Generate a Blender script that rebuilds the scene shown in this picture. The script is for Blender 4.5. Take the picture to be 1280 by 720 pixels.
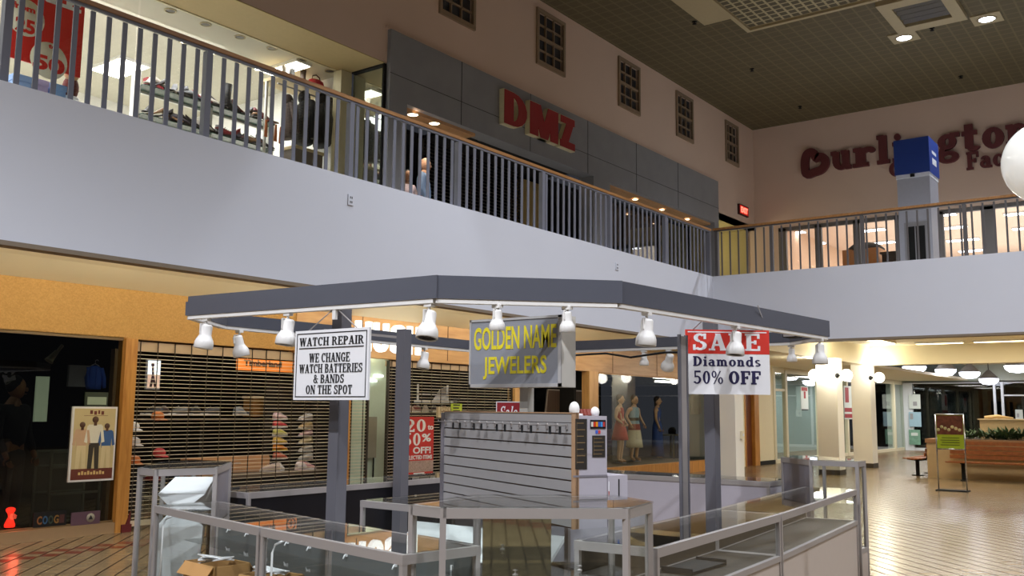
import bpy, bmesh, math, random
from mathutils import Vector, Matrix
random.seed(7)
PI = math.pi
for o in list(bpy.data.objects):
    bpy.data.objects.remove(o)
SC = bpy.context.scene
COL = SC.collection

# ------------------------------------------------------------------ camera
FPX = 1182.0
YAW, PITCH, ROLL = math.radians(36.692), math.radians(7.374), math.radians(0.535)
CAM = Vector((0.0, 0.0, 1.6))
_f = Vector((math.cos(YAW)*math.cos(PITCH), math.sin(YAW)*math.cos(PITCH), math.sin(PITCH)))
_r = Vector((math.sin(YAW), -math.cos(YAW), 0.0))
_u = _r.cross(_f)
_R = _r*math.cos(ROLL) + _u*math.sin(ROLL)
_U = -_r*math.sin(ROLL) + _u*math.cos(ROLL)
cd = bpy.data.cameras.new('camera')
cd.sensor_width = 36.0
cd.lens = FPX/1280.0*36.0
cd.clip_end = 200
cam = bpy.data.objects.new('camera', cd)
COL.objects.link(cam)
cam.matrix_world = Matrix(((_R.x, _U.x, -_f.x, CAM.x), (_R.y, _U.y, -_f.y, CAM.y), (_R.z, _U.z, -_f.z, CAM.z), (0, 0, 0, 1)))
SC.camera = cam

def ray(px, py):
    return _R*((px-640)/FPX) - _U*((py-360)/FPX) + _f
def at(px, py, ax, v):
    """the point of the world plane axis=v that the photograph shows at a pixel"""
    d = ray(px, py)
    return CAM + d*((v-CAM[ax])/d[ax])

# ------------------------------------------------------------------ view, world
vs = SC.view_settings
vs.view_transform = 'Standard'
try: vs.look = 'None'
except Exception: pass
vs.gamma = 1.0
vs.use_curve_mapping = False
vs.exposure = 0.30
W = bpy.data.worlds.new('world'); SC.world = W
W.use_nodes = True
bgn = W.node_tree.nodes['Background']
bgn.inputs[0].default_value = (0.62, 0.66, 0.8, 1)
bgn.inputs[1].default_value = 0.035

def lin(c):
    c = c/255.0
    return c/12.92 if c <= .04045 else ((c+.055)/1.055)**2.4
def rgb(r, g, b): return (lin(r), lin(g), lin(b), 1.0)

# ------------------------------------------------------------------ lights, real and added
COOL = (0.90, 0.925, 1.0); NEUT = (1.0, .95, .88); WARM = (1.0, .80, .50)
def spot(loc, power, ang, col=NEUT, tgt=None, blend=.6, r=.12):
    l = bpy.data.lights.new('spot_light', 'SPOT'); l.energy = power; l.color = col
    l.spot_size = math.radians(ang); l.spot_blend = blend; l.shadow_soft_size = r
    o = bpy.data.objects.new('spot_light', l); COL.objects.link(o); o.location = loc
    d = (Vector(tgt)-Vector(loc)) if tgt else Vector((0, 0, -1))
    o.rotation_euler = d.to_track_quat('-Z', 'Y').to_euler()
    return o
def area(loc, power, sx, sy, col=NEUT, tgt=None, spread=180):
    l = bpy.data.lights.new('area_light', 'AREA'); l.energy = power; l.color = col
    l.shape = 'RECTANGLE'; l.size = sx; l.size_y = sy; l.spread = math.radians(spread)
    o = bpy.data.objects.new('area_light', l); COL.objects.link(o); o.location = loc
    d = (Vector(tgt)-Vector(loc)) if tgt else Vector((0, 0, -1))
    o.rotation_euler = d.to_track_quat('-Z', 'Y').to_euler()
    return o
def point(loc, power, col=NEUT, r=.1):
    l = bpy.data.lights.new('bulb', 'POINT'); l.energy = power; l.color = col; l.shadow_soft_size = r
    o = bpy.data.objects.new('bulb', l); COL.objects.link(o); o.location = loc
    return o
# court ceiling spots; two show, those behind and right are unseen, added as fill light
for X, Y, p in ((23.1, 5.5, 500), (23.05, 3.68, 500), (12.0, -1.0, 700), (15.5, -1.0, 550), (19.0, -1.0, 420),
                (9.0, 3.0, 850), (13.0, 4.5, 800), (16.5, 4.5, 520),
                (6.0, -7.5, 1500), (13.0, -7.5, 800), (8.0, -2.5, 900),
                (-2.5, 1.5, 2200), (-2.5, 5.0, 1800), (1.5, -3.0, 1800), (-6.0, 3.0, 1800)):
    spot((X, Y, 10.4), p, 130, COOL)
spot((9.0, 7.3, 10.4), 420, 52, COOL, None, .25, .06)      # the one whose pool scallops the long parapet
# shop window and corridor lighting
SPOTS_DONE = True

# ------------------------------------------------------------------ materials
_M = {}
def new_mat(name):
    m = bpy.data.materials.new(name); m.use_nodes = True
    nt = m.node_tree
    return m, nt, nt.nodes['Principled BSDF'], nt.nodes['Material Output']
def mat(name, col, rough=.6, metal=0.0, var=.06, scale=14.0, bump=0.0, spec=.5, coord='Object'):
    """plain surface with a little procedural mottling"""
    if name in _M: return _M[name]
    m, nt, b, out = new_mat(name)
    c = rgb(*col)
    tc = nt.nodes.new('ShaderNodeTexCoord')
    nz = nt.nodes.new('ShaderNodeTexNoise'); nz.inputs['Scale'].default_value = scale; nz.inputs['Detail'].default_value = 3
    nt.links.new(tc.outputs[coord], nz.inputs['Vector'])
    mx = nt.nodes.new('ShaderNodeMix'); mx.data_type = 'RGBA'
    mx.inputs[6].default_value = tuple(min(1, v*(1-var)) for v in c[:3])+(1,)
    mx.inputs[7].default_value = tuple(min(1, v*(1+var)) for v in c[:3])+(1,)
    nt.links.new(nz.outputs['Fac'], mx.inputs[0]); nt.links.new(mx.outputs[2], b.inputs['Base Color'])
    b.inputs['Roughness'].default_value = rough; b.inputs['Metallic'].default_value = metal
    b.inputs['Specular IOR Level'].default_value = spec
    if bump:
        bp = nt.nodes.new('ShaderNodeBump'); bp.inputs['Strength'].default_value = bump; bp.inputs['Distance'].default_value = .01
        nt.links.new(nz.outputs['Fac'], bp.inputs['Height']); nt.links.new(bp.outputs[0], b.inputs['Normal'])
    _M[name] = m
    return m
def emit(name, col, strength):
    if name in _M: return _M[name]
    m, nt, b, out = new_mat(name)
    b.inputs['Base Color'].default_value = rgb(*col)
    b.inputs['Emission Color'].default_value = rgb(*col); b.inputs['Emission Strength'].default_value = strength
    _M[name] = m
    return m
def wood(name, c1, c2, axis='Z', scale=3.0, rough=.45):
    if name in _M: return _M[name]
    m, nt, b, out = new_mat(name)
    tc = nt.nodes.new('ShaderNodeTexCoord'); mp = nt.nodes.new('ShaderNodeMapping')
    s = {'X': (.12, 1, 1), 'Y': (1, .12, 1), 'Z': (1, 1, .12)}[axis]
    mp.inputs['Scale'].default_value = tuple(v*scale*6 for v in s)
    nz = nt.nodes.new('ShaderNodeTexNoise'); nz.inputs['Scale'].default_value = 1.0; nz.inputs['Detail'].default_value = 5
    nz.inputs['Distortion'].default_value = .6
    rp = nt.nodes.new('ShaderNodeValToRGB')
    rp.color_ramp.elements[0].position = .3; rp.color_ramp.elements[1].position = .7
    rp.color_ramp.elements[0].color = rgb(*c1); rp.color_ramp.elements[1].color = rgb(*c2)
    nt.links.new(tc.outputs['Object'], mp.inputs[0]); nt.links.new(mp.outputs[0], nz.inputs['Vector'])
    nt.links.new(nz.outputs['Fac'], rp.inputs[0]); nt.links.new(rp.outputs[0], b.inputs['Base Color'])
    b.inputs['Roughness'].default_value = rough
    _M[name] = m
    return m
def glass(name='clear_glass', tint=(.965, .98, .972), refl=1.0, rough=.01):
    if name in _M: return _M[name]
    m, nt, b, out = new_mat(name)
    nt.nodes.remove(b)
    tr = nt.nodes.new('ShaderNodeBsdfTransparent'); tr.inputs[0].default_value = tint+(1,)
    gl = nt.nodes.new('ShaderNodeBsdfGlossy'); gl.inputs['Roughness'].default_value = rough
    ge = nt.nodes.new('ShaderNodeNewGeometry')
    io = nt.nodes.new('ShaderNodeMix'); io.inputs[2].default_value = 1.5; io.inputs[3].default_value = 1/1.5
    fr = nt.nodes.new('ShaderNodeFresnel')
    ml = nt.nodes.new('ShaderNodeMath'); ml.operation = 'MULTIPLY'; ml.inputs[1].default_value = refl; ml.use_clamp = True
    mx = nt.nodes.new('ShaderNodeMixShader')
    nt.links.new(ge.outputs['Backfacing'], io.inputs[0]); nt.links.new(io.outputs[0], fr.inputs['IOR'])
    nt.links.new(fr.outputs[0], ml.inputs[0]); nt.links.new(ml.outputs[0], mx.inputs[0])
    nt.links.new(tr.outputs[0], mx.inputs[1]); nt.links.new(gl.outputs[0], mx.inputs[2])
    nt.links.new(mx.outputs[0], out.inputs[0])
    _M[name] = m
    return m

# ------------------------------------------------------------------ mesh builder
class MB:
    def __init__(s): s.v = []; s.f = []; s.sm = []
    def add(s, vs, fs, smooth=False):
        n = len(s.v); s.v += [tuple(v) for v in vs]
        for f in fs: s.f.append(tuple(i+n for i in f)); s.sm.append(smooth)
        return s
    def box(s, x0, y0, z0, x1, y1, z1, M=None):
        x0, x1 = min(x0, x1), max(x0, x1); y0, y1 = min(y0, y1), max(y0, y1); z0, z1 = min(z0, z1), max(z0, z1)
        vs = [Vector(p) for p in ((x0, y0, z0), (x1, y0, z0), (x1, y1, z0), (x0, y1, z0), (x0, y0, z1), (x1, y0, z1), (x1, y1, z1), (x0, y1, z1))]
        if M is not None: vs = [M @ v for v in vs]
        return s.add(vs, ((3, 2, 1, 0), (4, 5, 6, 7), (0, 1, 5, 4), (1, 2, 6, 5), (2, 3, 7, 6), (3, 0, 4, 7)))
    def bar(s, p, q, w, h=None, up=(0, 0, 1)):
        """square bar from p to q; w across, h along up"""
        h = h or w; p = Vector(p); q = Vector(q); d = (q-p).normalized(); up = Vector(up)
        if abs(d.dot(up)) > .98: up = Vector((1, 0, 0))
        a = d.cross(up).normalized(); b = a.cross(d).normalized()
        vs = []
        for c in (p, q):
            for i, j in ((-1, -1), (1, -1), (1, 1), (-1, 1)): vs.append(c+a*(i*w/2)+b*(j*h/2))
        return s.add(vs, ((3, 2, 1, 0), (4, 5, 6, 7), (0, 1, 5, 4), (1, 2, 6, 5), (2, 3, 7, 6), (3, 0, 4, 7)))
    def tube(s, pts, r, seg=10, caps=True):
        pts = [Vector(p) for p in pts]
        rs = r if isinstance(r, (list, tuple)) else [r]*len(pts)
        n0 = len(s.v); rings = []
        for k, p in enumerate(pts):
            d = (pts[min(k+1, len(pts)-1)]-pts[max(k-1, 0)]).normalized()
            up = Vector((0, 0, 1)) if abs(d.z) < .95 else Vector((1, 0, 0))
            a = d.cross(up).normalized(); b = a.cross(d).normalized()
            rings.append([p+(a*math.cos(2*PI*i/seg)+b*math.sin(2*PI*i/seg))*rs[k] for i in range(seg)])
        vs = [v for r_ in rings for v in r_]; fs = []
        for k in range(len(pts)-1):
            for i in range(seg):
                j = (i+1) % seg
                fs.append((k*seg+i, (k+1)*seg+i, (k+1)*seg+j, k*seg+j))
        s.add(vs, fs, True)
        if caps:
            s.f.append(tuple(n0+i for i in range(seg))); s.sm.append(False)
            s.f.append(tuple(n0+(len(pts)-1)*seg+i for i in reversed(range(seg)))); s.sm.append(False)
        return s
    def lathe(s, prof, c=(0, 0, 0), seg=20, M=None, sx=1, sy=1):
        """prof: list of (r, z) revolved about z"""
        c = Vector(c); vs = []; fs = []
        for r, z in prof:
            for i in range(seg):
                v = Vector((r*math.cos(2*PI*i/seg)*sx, r*math.sin(2*PI*i/seg)*sy, z))
                vs.append((M @ v if M is not None else v)+c)
        for k in range(len(prof)-1):
            for i in range(seg):
                j = (i+1) % seg
                fs.append((k*seg+i, k*seg+j, (k+1)*seg+j, (k+1)*seg+i))
        return s.add(vs, fs, True)
    def ball(s, c, r, seg=16, rings=10, sc=(1, 1, 1)):
        prof = [(math.sin(PI*k/rings)*1.0, -math.cos(PI*k/rings)) for k in range(rings+1)]
        M = Matrix.Diagonal((r*sc[0], r*sc[1], r*sc[2]))
        return s.lathe([(max(p, 1e-4), z) for p, z in prof], c, seg, M)
    def prism(s, poly, z0, z1):
        n = len(poly); a = sum(poly[i][0]*poly[(i+1) % n][1]-poly[(i+1) % n][0]*poly[i][1] for i in range(n))
        if a < 0: poly = poly[::-1]
        vs = [(p[0], p[1], z0) for p in poly]+[(p[0], p[1], z1) for p in poly]
        fs = [tuple(reversed(range(n))), tuple(range(n, 2*n))]+[(i, (i+1) % n, n+(i+1) % n, n+i) for i in range(n)]
        return s.add(vs, fs)
    def slab(s, pts, t):
        """planar polygon of 3-D points thickened by t along its normal"""
        pts = [Vector(p) for p in pts]; n = len(pts)
        nr = (pts[1]-pts[0]).cross(pts[2]-pts[0]).normalized()*t
        vs = pts+[p+nr for p in pts]
        return s.add(vs, [tuple(reversed(range(n))), tuple(range(n, 2*n))]+[(i, (i+1) % n, n+(i+1) % n, n+i) for i in range(n)])
    def build(s, name, m, parent=None, world=True, label=None):
        me = bpy.data.meshes.new(name)
        off = Vector((0, 0, 0))
        if parent is not None and world: off = parent.matrix_basis.translation.copy() if parent.parent is None else root_of(parent).matrix_basis.translation.copy()
        me.from_pydata([tuple(Vector(v)-off) for v in s.v], [], s.f)
        me.polygons.foreach_set('use_smooth', s.sm)
        me.update()
        ms = m if isinstance(m, (list, tuple)) else [m]
        for q in ms: me.materials.append(q)
        o = bpy.data.objects.new(name, me); COL.objects.link(o)
        if parent is not None: o.parent = parent
        if label: o['label'] = label
        return o
def root_of(o):
    while o.parent is not None: o = o.parent
    return o
def tag(o, label, cat, group=None, kind=None):
    o['label'] = label; o['category'] = cat
    if group: o['group'] = group
    if kind: o['kind'] = kind
    return o
def struct(o):
    o['kind'] = 'structure'; return o
def thing(name, label, cat, loc=(0, 0, 0), rz=0.0, group=None):
    o = bpy.data.objects.new(name, None); COL.objects.link(o); o.empty_display_size = .1
    o.location = loc; o.rotation_euler = (0, 0, rz)
    return tag(o, label, cat, group)
def sthing(name, loc=(0, 0, 0)):
    o = bpy.data.objects.new(name, None); COL.objects.link(o); o.location = loc; o.empty_display_size = .1
    return struct(o)
def dup(o, parent=None):
    c = o.copy(); COL.objects.link(c)
    if parent is not None: c.parent = parent
    for ch in list(o.children): dup(ch, c)
    return c

# ------------------------------------------------------------------ lettering
def sans_glyphs(txt, bold=0.0):
    """flat outline mesh of a word in the built-in sans face: verts 2-D, faces"""
    cu = bpy.data.curves.new('t', 'FONT'); cu.body = txt; cu.offset = bold; cu.resolution_u = 3; cu.fill_mode = 'FRONT'
    ob = bpy.data.objects.new('t', cu); COL.objects.link(ob)
    dg = bpy.context.evaluated_depsgraph_get()
    me = bpy.data.meshes.new_from_object(ob.evaluated_get(dg))
    vs = [(v.co.x, v.co.y) for v in me.vertices]; fs = [tuple(p.vertices) for p in me.polygons]
    bpy.data.objects.remove(ob); bpy.data.curves.remove(cu); bpy.data.meshes.remove(me)
    return vs, fs
# a slab-serif face made of strokes: v upright, h bar, d slanted stroke, a elliptic arc, s serif
T_, t_ = .2, .085
def sf(x, y, w=.36): return ('h', x-w/2, x+w/2, y+(t_/2 if y < .5 else -t_/2), t_)
def st(x, y0=0, y1=1, w=T_): return ('v', x, y0, y1, w)
GL = {
 'I': (.42, [st(.21), sf(.21, 0), sf(.21, 1)]),
 'H': (.95, [st(.2), st(.75), ('h', .2, .75, .5, t_), sf(.2, 0), sf(.2, 1), sf(.75, 0), sf(.75, 1)]),
 'E': (.8, [st(.2), ('h', .02, .72, .957, t_), ('h', .2, .55, .5, t_), ('h', .02, .74, .043, t_), ('v', .7, .72, 1, t_), ('v', .72, 0, .28, t_), ('v', .53, .38, .62, t_)]),
 'F': (.76, [st(.2), ('h', .02, .72, .957, t_), ('h', .2, .55, .5, t_), sf(.2, 0, .4), ('v', .7, .7, 1, t_), ('v', .53, .38, .62, t_)]),
 'L': (.76, [st(.2), sf(.2, 1), ('h', .02, .72, .043, t_), ('v', .69, 0, .32, t_)]),
 'T': (.82, [st(.4), ('h', .04, .76, .957, t_), ('v', .08, .7, 1, t_), ('v', .72, .7, 1, t_), sf(.4, 0, .4)]),
 'A': (.92, [('d', .14, 0, .42, 1, .09), ('d', .72, 0, .44, 1, T_+.02), ('h', .2, .66, .32, t_), sf(.14, 0, .3), sf(.74, 0, .34)]),
 'W': (1.16, [('d', .34, 0, .14, 1, T_), ('d', .34, 0, .56, 1, .09), ('d', .8, 0, .6, 1, T_), ('d', .8, 0, 1.02, 1, .09), sf(.14, 1, .34), sf(.58, 1, .3), sf(1.02, 1, .26)]),
 'N': (.95, [('v', .15, 0, 1, .09), ('v', .78, 0, 1, .09), ('d', .76, 0, .18, 1, T_+.03), sf(.15, 0, .3), sf(.15, 1, .3), sf(.78, 1, .3)]),
 'C': (.82, [('a', .43, .5, .4, .5, T_, t_, 48, 312), ('v', .72, .66, 1, t_)]),
 'G': (.9, [('a', .43, .5, .4, .5, T_, t_, 48, 312), ('v', .73, .66, 1, t_), ('v', .68, .03, .42, T_), sf(.68, .4, .36)]),
 'O': (.88, [('a', .43, .5, .4, .5, T_, t_, 0, 360)]),
 '0': (.7, [('a', .34, .5, .3, .5, .17, t_, 0, 360)]),
 'D': (.9, [st(.2), ('a', .3, .5, .54, .5, T_, t_, -90, 90), ('h', .02, .32, .957, t_), ('h', .02, .32, .043, t_)]),
 'P': (.8, [st(.2), ('a', .38, .73, .36, .27, T_, t_, -90, 90), ('h', .02, .4, .957, t_), ('h', .2, .4, .503, t_), sf(.2, 0, .4)]),
 'R': (.92, [st(.2), ('a', .38, .74, .36, .26, T_, t_, -90, 90), ('h', .02, .4, .957, t_), ('h', .2, .4, .523, t_), sf(.2, 0, .36), ('d', .74, 0, .46, .52, T_), sf(.78, 0, .24)]),
 'B': (.84, [st(.2), ('a', .4, .75, .32, .25, T_, t_, -90, 90), ('a', .4, .27, .38, .27, T_, t_, -90, 90), ('h', .02, .42, .957, t_), ('h', .2, .42, .52, t_), ('h', .02, .42, .043, t_)]),
 'S': (.76, [('a', .37, .74, .31, .26, .17, .1, 35, 270), ('a', .37, .27, .33, .27, .17, .1, -145, 90), ('v', .62, .66, 1, t_), ('v', .07, 0, .34, t_)]),
 '&': (.95, [('a', .4, .76, .22, .24, .12, .07, -60, 240), ('a', .38, .27, .34, .27, .16, .08, 70, 360), ('d', .82, 0, .26, .66, .17), ('h', .62, .92, .5, t_)]),
 '5': (.7, [('h', .12, .6, .95, .12), ('v', .15, .5, 1, .09), ('a', .3, .31, .34, .31, .17, t_, -150, 120)]),
 '2': (.7, [('a', .33, .7, .29, .3, .17, .09, -20, 180), ('d', .16, .06, .5, .6, .16), ('h', .04, .63, .07, .14), ('v', .61, 0, .24, .07)]),
 '%': (1.0, [('a', .22, .74, .2, .26, .1, .06, 0, 360), ('a', .76, .26, .2, .26, .1, .06, 0, 360), ('d', .2, 0, .76, 1, .07)]),
 'δ': (1.02, [('v', .2, 0, 1, .4), ('a', .4, .5, .6, .5, .38, .15, -90, 90)]),
 'μ': (1.2, [('v', .17, 0, 1, .34), ('v', 1.03, 0, 1, .34), ('d', .6, 0, .28, 1, .32), ('d', .6, 0, .92, 1, .32)]),
 'ζ': (.84, [('h', .03, .82, .89, .22), ('h', 0, .84, .11, .22), ('d', .22, .1, .6, .9, .4)]),
 'i': (.4, [st(.2, 0, .66, .18), sf(.2, 0), ('h', .03, .2, .62, t_), ('a', .2, .87, .12, .12, .119, .119, 0, 360)]),
 'l': (.4, [st(.2, 0, 1, .18), sf(.2, 0), ('h', .03, .2, .957, t_)]),
 'a': (.72, [('a', .32, .21, .28, .22, .16, t_, 60, 300), ('v', .5, .04, .5, .18), ('a', .34, .48, .25, .2, .16, .09, 0, 165), ('h', .45, .7, .04, t_), ('h', .3, .5, .4, t_)]),
 'o': (.7, [('a', .34, .33, .32, .35, .18, t_, 0, 360)]),
 'c': (.64, [('a', .34, .33, .32, .35, .18, t_, 45, 315), ('v', .55, .42, .62, .1)]),
 'e': (.68, [('a', .34, .33, .32, .35, .18, t_, 0, 310), ('h', .1, .62, .34, t_)]),
 'n': (.8, [st(.2, 0, .66, .18), ('h', .03, .2, .62, t_), ('a', .38, .4, .26, .28, .18, .1, 0, 150), ('v', .55, 0, .42, .18), sf(.2, 0, .34), sf(.56, 0, .34)]),
 'm': (1.16, [st(.2, 0, .66, .18), ('h', .03, .2, .62, t_), ('a', .38, .4, .26, .28, .18, .1, 0, 150), ('v', .55, 0, .42, .18), ('a', .73, .4, .26, .28, .18, .1, 0, 150), ('v', .9, 0, .42, .18), sf(.2, 0, .3), sf(.56, 0, .3), sf(.92, 0, .3)]),
 'u': (.8, [('v', .2, .24, .66, .18), ('a', .38, .26, .27, .28, .18, .1, 180, 330), st(.57, 0, .66, .18), ('h', .03, .2, .62, t_), ('h', .42, .57, .62, t_), ('h', .57, .75, .04, t_)]),
 'd': (.78, [('a', .33, .33, .31, .35, .18, t_, 40, 320), st(.56, 0, 1, .18), ('h', .4, .56, .957, t_), ('h', .56, .75, .043, t_)]),
 's': (.6, [('a', .29, .5, .24, .18, .14, .08, 30, 270), ('a', .29, .18, .26, .18, .14, .08, -150, 90)]),
 'r': (.62, [st(.2, 0, .66, .18), ('h', .03, .2, .62, t_), sf(.2, 0, .38), ('a', .4, .42, .24, .25, .12, .13, 55, 160), ('a', .5, .55, .1, .1, .099, .099, 0, 360)]),
 't': (.54, [st(.24, .1, .92, .18), ('h', .04, .48, .62, .09), ('a', .36, .16, .2, .17, .12, .08, 180, 340)]),
 'g': (.74, [('a', .33, .42, .28, .26, .16, t_, 0, 360), ('a', .34, -.12, .33, .2, .14, .08, 0, 360), ('d', .1, -.02, .2, .24, .12), ('h', .45, .72, .64, .1)]),
 'f': (.5, [st(.22, 0, .8, .18), ('h', .04, .44, .62, .09), ('a', .36, .78, .22, .2, .14, .09, 40, 180), sf(.22, 0)]),
 'y': (.76, [('d', .4, .02, .16, .66, .18), ('d', .24, -.28, .62, .66, .09), sf(.16, .66, .3), sf(.62, .66, .24)]),
}
def serif_glyphs(txt, gap=.05, fat=0.0):
    vs = []; fs = []; x = 0.0; lay = []
    def quad(*p):
        n = len(vs); vs.extend(p); fs.append(tuple(range(n, n+len(p))))
    for ch in txt:
        if ch == ' ': x += .42; continue
        w, prims = GL[ch]
        for kp, p in enumerate(prims):
            n0_ = len(vs)
            if p[0] == 'v':
                _, cx, y0, y1, tw = p; tw += fat; quad((x+cx-tw/2, y0), (x+cx+tw/2, y0), (x+cx+tw/2, y1), (x+cx-tw/2, y1))
            elif p[0] == 'h':
                _, x0, x1, cy, th = p; th += fat*.6; x0 -= fat*.3; x1 += fat*.3; quad((x+x0, cy-th/2), (x+x1, cy-th/2), (x+x1, cy+th/2), (x+x0, cy+th/2))
            elif p[0] == 'd':
                _, x0, y0, x1, y1, tw = p; tw += fat; quad((x+x0-tw/2, y0), (x+x0+tw/2, y0), (x+x1+tw/2, y1), (x+x1-tw/2, y1))
            else:
                _, cx, cy, rx, ry, tx, ty, a0, a1 = p
                if tx < rx-.01: rx += fat*.4; tx += fat; ry += fat*.15; ty += fat*.6
                n = max(4, int(abs(a1-a0)/20))
                for k in range(n):
                    A = math.radians(a0+(a1-a0)*k/n); B = math.radians(a0+(a1-a0)*(k+1)/n)
                    quad((x+cx+(rx-tx)*math.cos(A), cy+(ry-ty)*math.sin(A)), (x+cx+rx*math.cos(A), cy+ry*math.sin(A)),
                         (x+cx+rx*math.cos(B), cy+ry*math.sin(B)), (x+cx+(rx-tx)*math.cos(B), cy+(ry-ty)*math.sin(B)))
            lay.extend([kp]*(len(vs)-n0_))
        x += w+gap
    serif_glyphs.lay = lay
    return vs, fs
def letters(mb, txt, o, u, v, Wd, Ht, depth=.004, face='sans', bold=0.0, cap=True, slant=0.0):
    """extruded lettering from lower-left corner o, along unit u, up v, Wd wide and Ht tall (capitals)"""
    vs, fs = (sans_glyphs(txt, bold) if face == 'sans' else serif_glyphs(txt, .05+bold*.7, bold))
    xs = [a for a, b in vs]; ys = [b for a, b in vs]
    x0, x1 = min(xs), max(xs); y0, y1 = (0.0, 1.0) if (face != 'sans' and cap) else (min(ys), max(ys))
    o = Vector(o); u = Vector(u).normalized(); v = Vector(v).normalized(); n = u.cross(v).normalized()
    k = len(vs)
    P = [o+u*((a-x0)/(x1-x0)*Wd+slant*(b-y0)/(y1-y0)*Ht)+v*((b-y0)/(y1-y0)*Ht) for a, b in vs]
    ff = [f for f in fs]
    lay = [0]*k if face == 'sans' else serif_glyphs.lay
    V = [p+n*(depth-.00025*(lay[i] % 8)) for i, p in enumerate(P)]+P
    F = list(ff)
    ed = {}
    for f in ff:
        for i in range(len(f)):
            a, b = f[i], f[(i+1) % len(f)]
            if (b, a) in ed: ed.pop((b, a))
            else: ed[(a, b)] = 1
    for a, b in ed: F.append((b, a, a+k, b+k))
    mb.add(V, F)
    return mb
# ------------------------------------------------------------------ patterned materials of the setting
def math_node(nt, op, a, b=None, c=None):
    n = nt.nodes.new('ShaderNodeMath'); n.operation = op
    for i, v in enumerate((a, b, c)):
        if v is None: continue
        if isinstance(v, (int, float)): n.inputs[i].default_value = v
        else: nt.links.new(v, n.inputs[i])
    return n.outputs[0]
def grid_mat(name, ca, cb, p, w, rough=.7, px=None, bump=0.0):
    """square grid: bars of colour cb, width w, every p metres in x and y"""
    m, nt, b, out = new_mat(name)
    ge = nt.nodes.new('ShaderNodeNewGeometry'); sp = nt.nodes.new('ShaderNodeSeparateXYZ'); nt.links.new(ge.outputs['Position'], sp.inputs[0])
    fx = math_node(nt, 'LESS_THAN', math_node(nt, 'FRACT', math_node(nt, 'DIVIDE', sp.outputs[0], px or p)), w/(px or p))
    fy = math_node(nt, 'LESS_THAN', math_node(nt, 'FRACT', math_node(nt, 'DIVIDE', sp.outputs[1], p)), w/p)
    k = math_node(nt, 'MAXIMUM', fx, fy)
    nz = nt.nodes.new('ShaderNodeTexNoise'); nz.inputs['Scale'].default_value = 1.2
    nt.links.new(ge.outputs['Position'], nz.inputs['Vector'])
    mx = nt.nodes.new('ShaderNodeMix'); mx.data_type = 'RGBA'; mx.inputs[6].default_value = rgb(*ca); mx.inputs[7].default_value = rgb(*cb)
    nt.links.new(k, mx.inputs[0])
    m2 = nt.nodes.new('ShaderNodeMix'); m2.data_type = 'RGBA'; m2.blend_type = 'MULTIPLY'; m2.inputs[0].default_value = .25
    nt.links.new(mx.outputs[2], m2.inputs[6]); nt.links.new(nz.outputs['Fac'], m2.inputs[7])
    nt.links.new(m2.outputs[2], b.inputs['Base Color']); b.inputs['Roughness'].default_value = rough
    _M[name] = m
    return m
def floor_mat():
    m, nt, b, out = new_mat('floor_tiles')
    ge = nt.nodes.new('ShaderNodeNewGeometry'); sp = nt.nodes.new('ShaderNodeSeparateXYZ'); nt.links.new(ge.outputs['Position'], sp.inputs[0])
    X, Y = sp.outputs[0], sp.outputs[1]
    # square tiles laid on the diagonal: u runs along (1,1), v along (1,-1)
    WT = .184*math.sqrt(2)
    U_ = math_node(nt, 'DIVIDE', math_node(nt, 'ADD', X, Y), WT); V_ = math_node(nt, 'DIVIDE', math_node(nt, 'SUBTRACT', X, Y), WT)
    gv = math_node(nt, 'LESS_THAN', math_node(nt, 'FRACT', V_), .10)
    gu = math_node(nt, 'LESS_THAN', math_node(nt, 'FRACT', U_), .035)
    grout = math_node(nt, 'MAXIMUM', gu, gv)
    fu = math_node(nt, 'FLOOR', U_); fv = math_node(nt, 'FLOOR', V_)
    fl = nt.nodes.new('ShaderNodeCombineXYZ'); nt.links.new(fu, fl.inputs[0]); nt.links.new(fv, fl.inputs[1])
    wn = nt.nodes.new('ShaderNodeTexWhiteNoise'); wn.noise_dimensions = '3D'; nt.links.new(fl.outputs[0], wn.inputs['Vector'])
    tone = nt.nodes.new('ShaderNodeMix'); tone.data_type = 'RGBA'; tone.inputs[6].default_value = rgb(124, 104, 75); tone.inputs[7].default_value = rgb(140, 119, 87)
    nt.links.new(wn.outputs['Value'], tone.inputs[0])
    # red border: pairs of diamond rows along X (near the shop fronts, and behind) and along Y (far side)
    rr = math_node(nt, 'SUBTRACT', fu, fv); ss = math_node(nt, 'ADD', fu, fv)
    red = None
    for src, k in ((rr, 81), (rr, 79), (rr, -31), (rr, -33), (ss, 135), (ss, 137)):
        c = math_node(nt, 'COMPARE', src, k, .2)
        red = c if red is None else math_node(nt, 'MAXIMUM', red, c)
    m1 = nt.nodes.new('ShaderNodeMix'); m1.data_type = 'RGBA'; m1.inputs[7].default_value = rgb(112, 50, 38)
    nt.links.new(red, m1.inputs[0]); nt.links.new(tone.outputs[2], m1.inputs[6])
    m2 = nt.nodes.new('ShaderNodeMix'); m2.data_type = 'RGBA'; m2.inputs[7].default_value = rgb(52, 42, 32)
    nt.links.new(grout, m2.inputs[0]); nt.links.new(m1.outputs[2], m2.inputs[6])
    nt.links.new(m2.outputs[2], b.inputs['Base Color'])
    nz = nt.nodes.new('ShaderNodeTexNoise'); nz.inputs['Scale'].default_value = .9; nt.links.new(ge.outputs['Position'], nz.inputs['Vector'])
    r = math_node(nt, 'MULTIPLY_ADD', nz.outputs['Fac'], .12, .18); r = math_node(nt, 'MAXIMUM', r, math_node(nt, 'MULTIPLY', grout, .85)); nt.links.new(r, b.inputs['Roughness'])
    sl = math_node(nt, 'SUBTRACT', .42, math_node(nt, 'MULTIPLY', math_node(nt, 'MAXIMUM', grout, math_node(nt, 'MULTIPLY', red, .6)), .4)); nt.links.new(sl, b.inputs['Specular IOR Level'])
    return m
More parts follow.
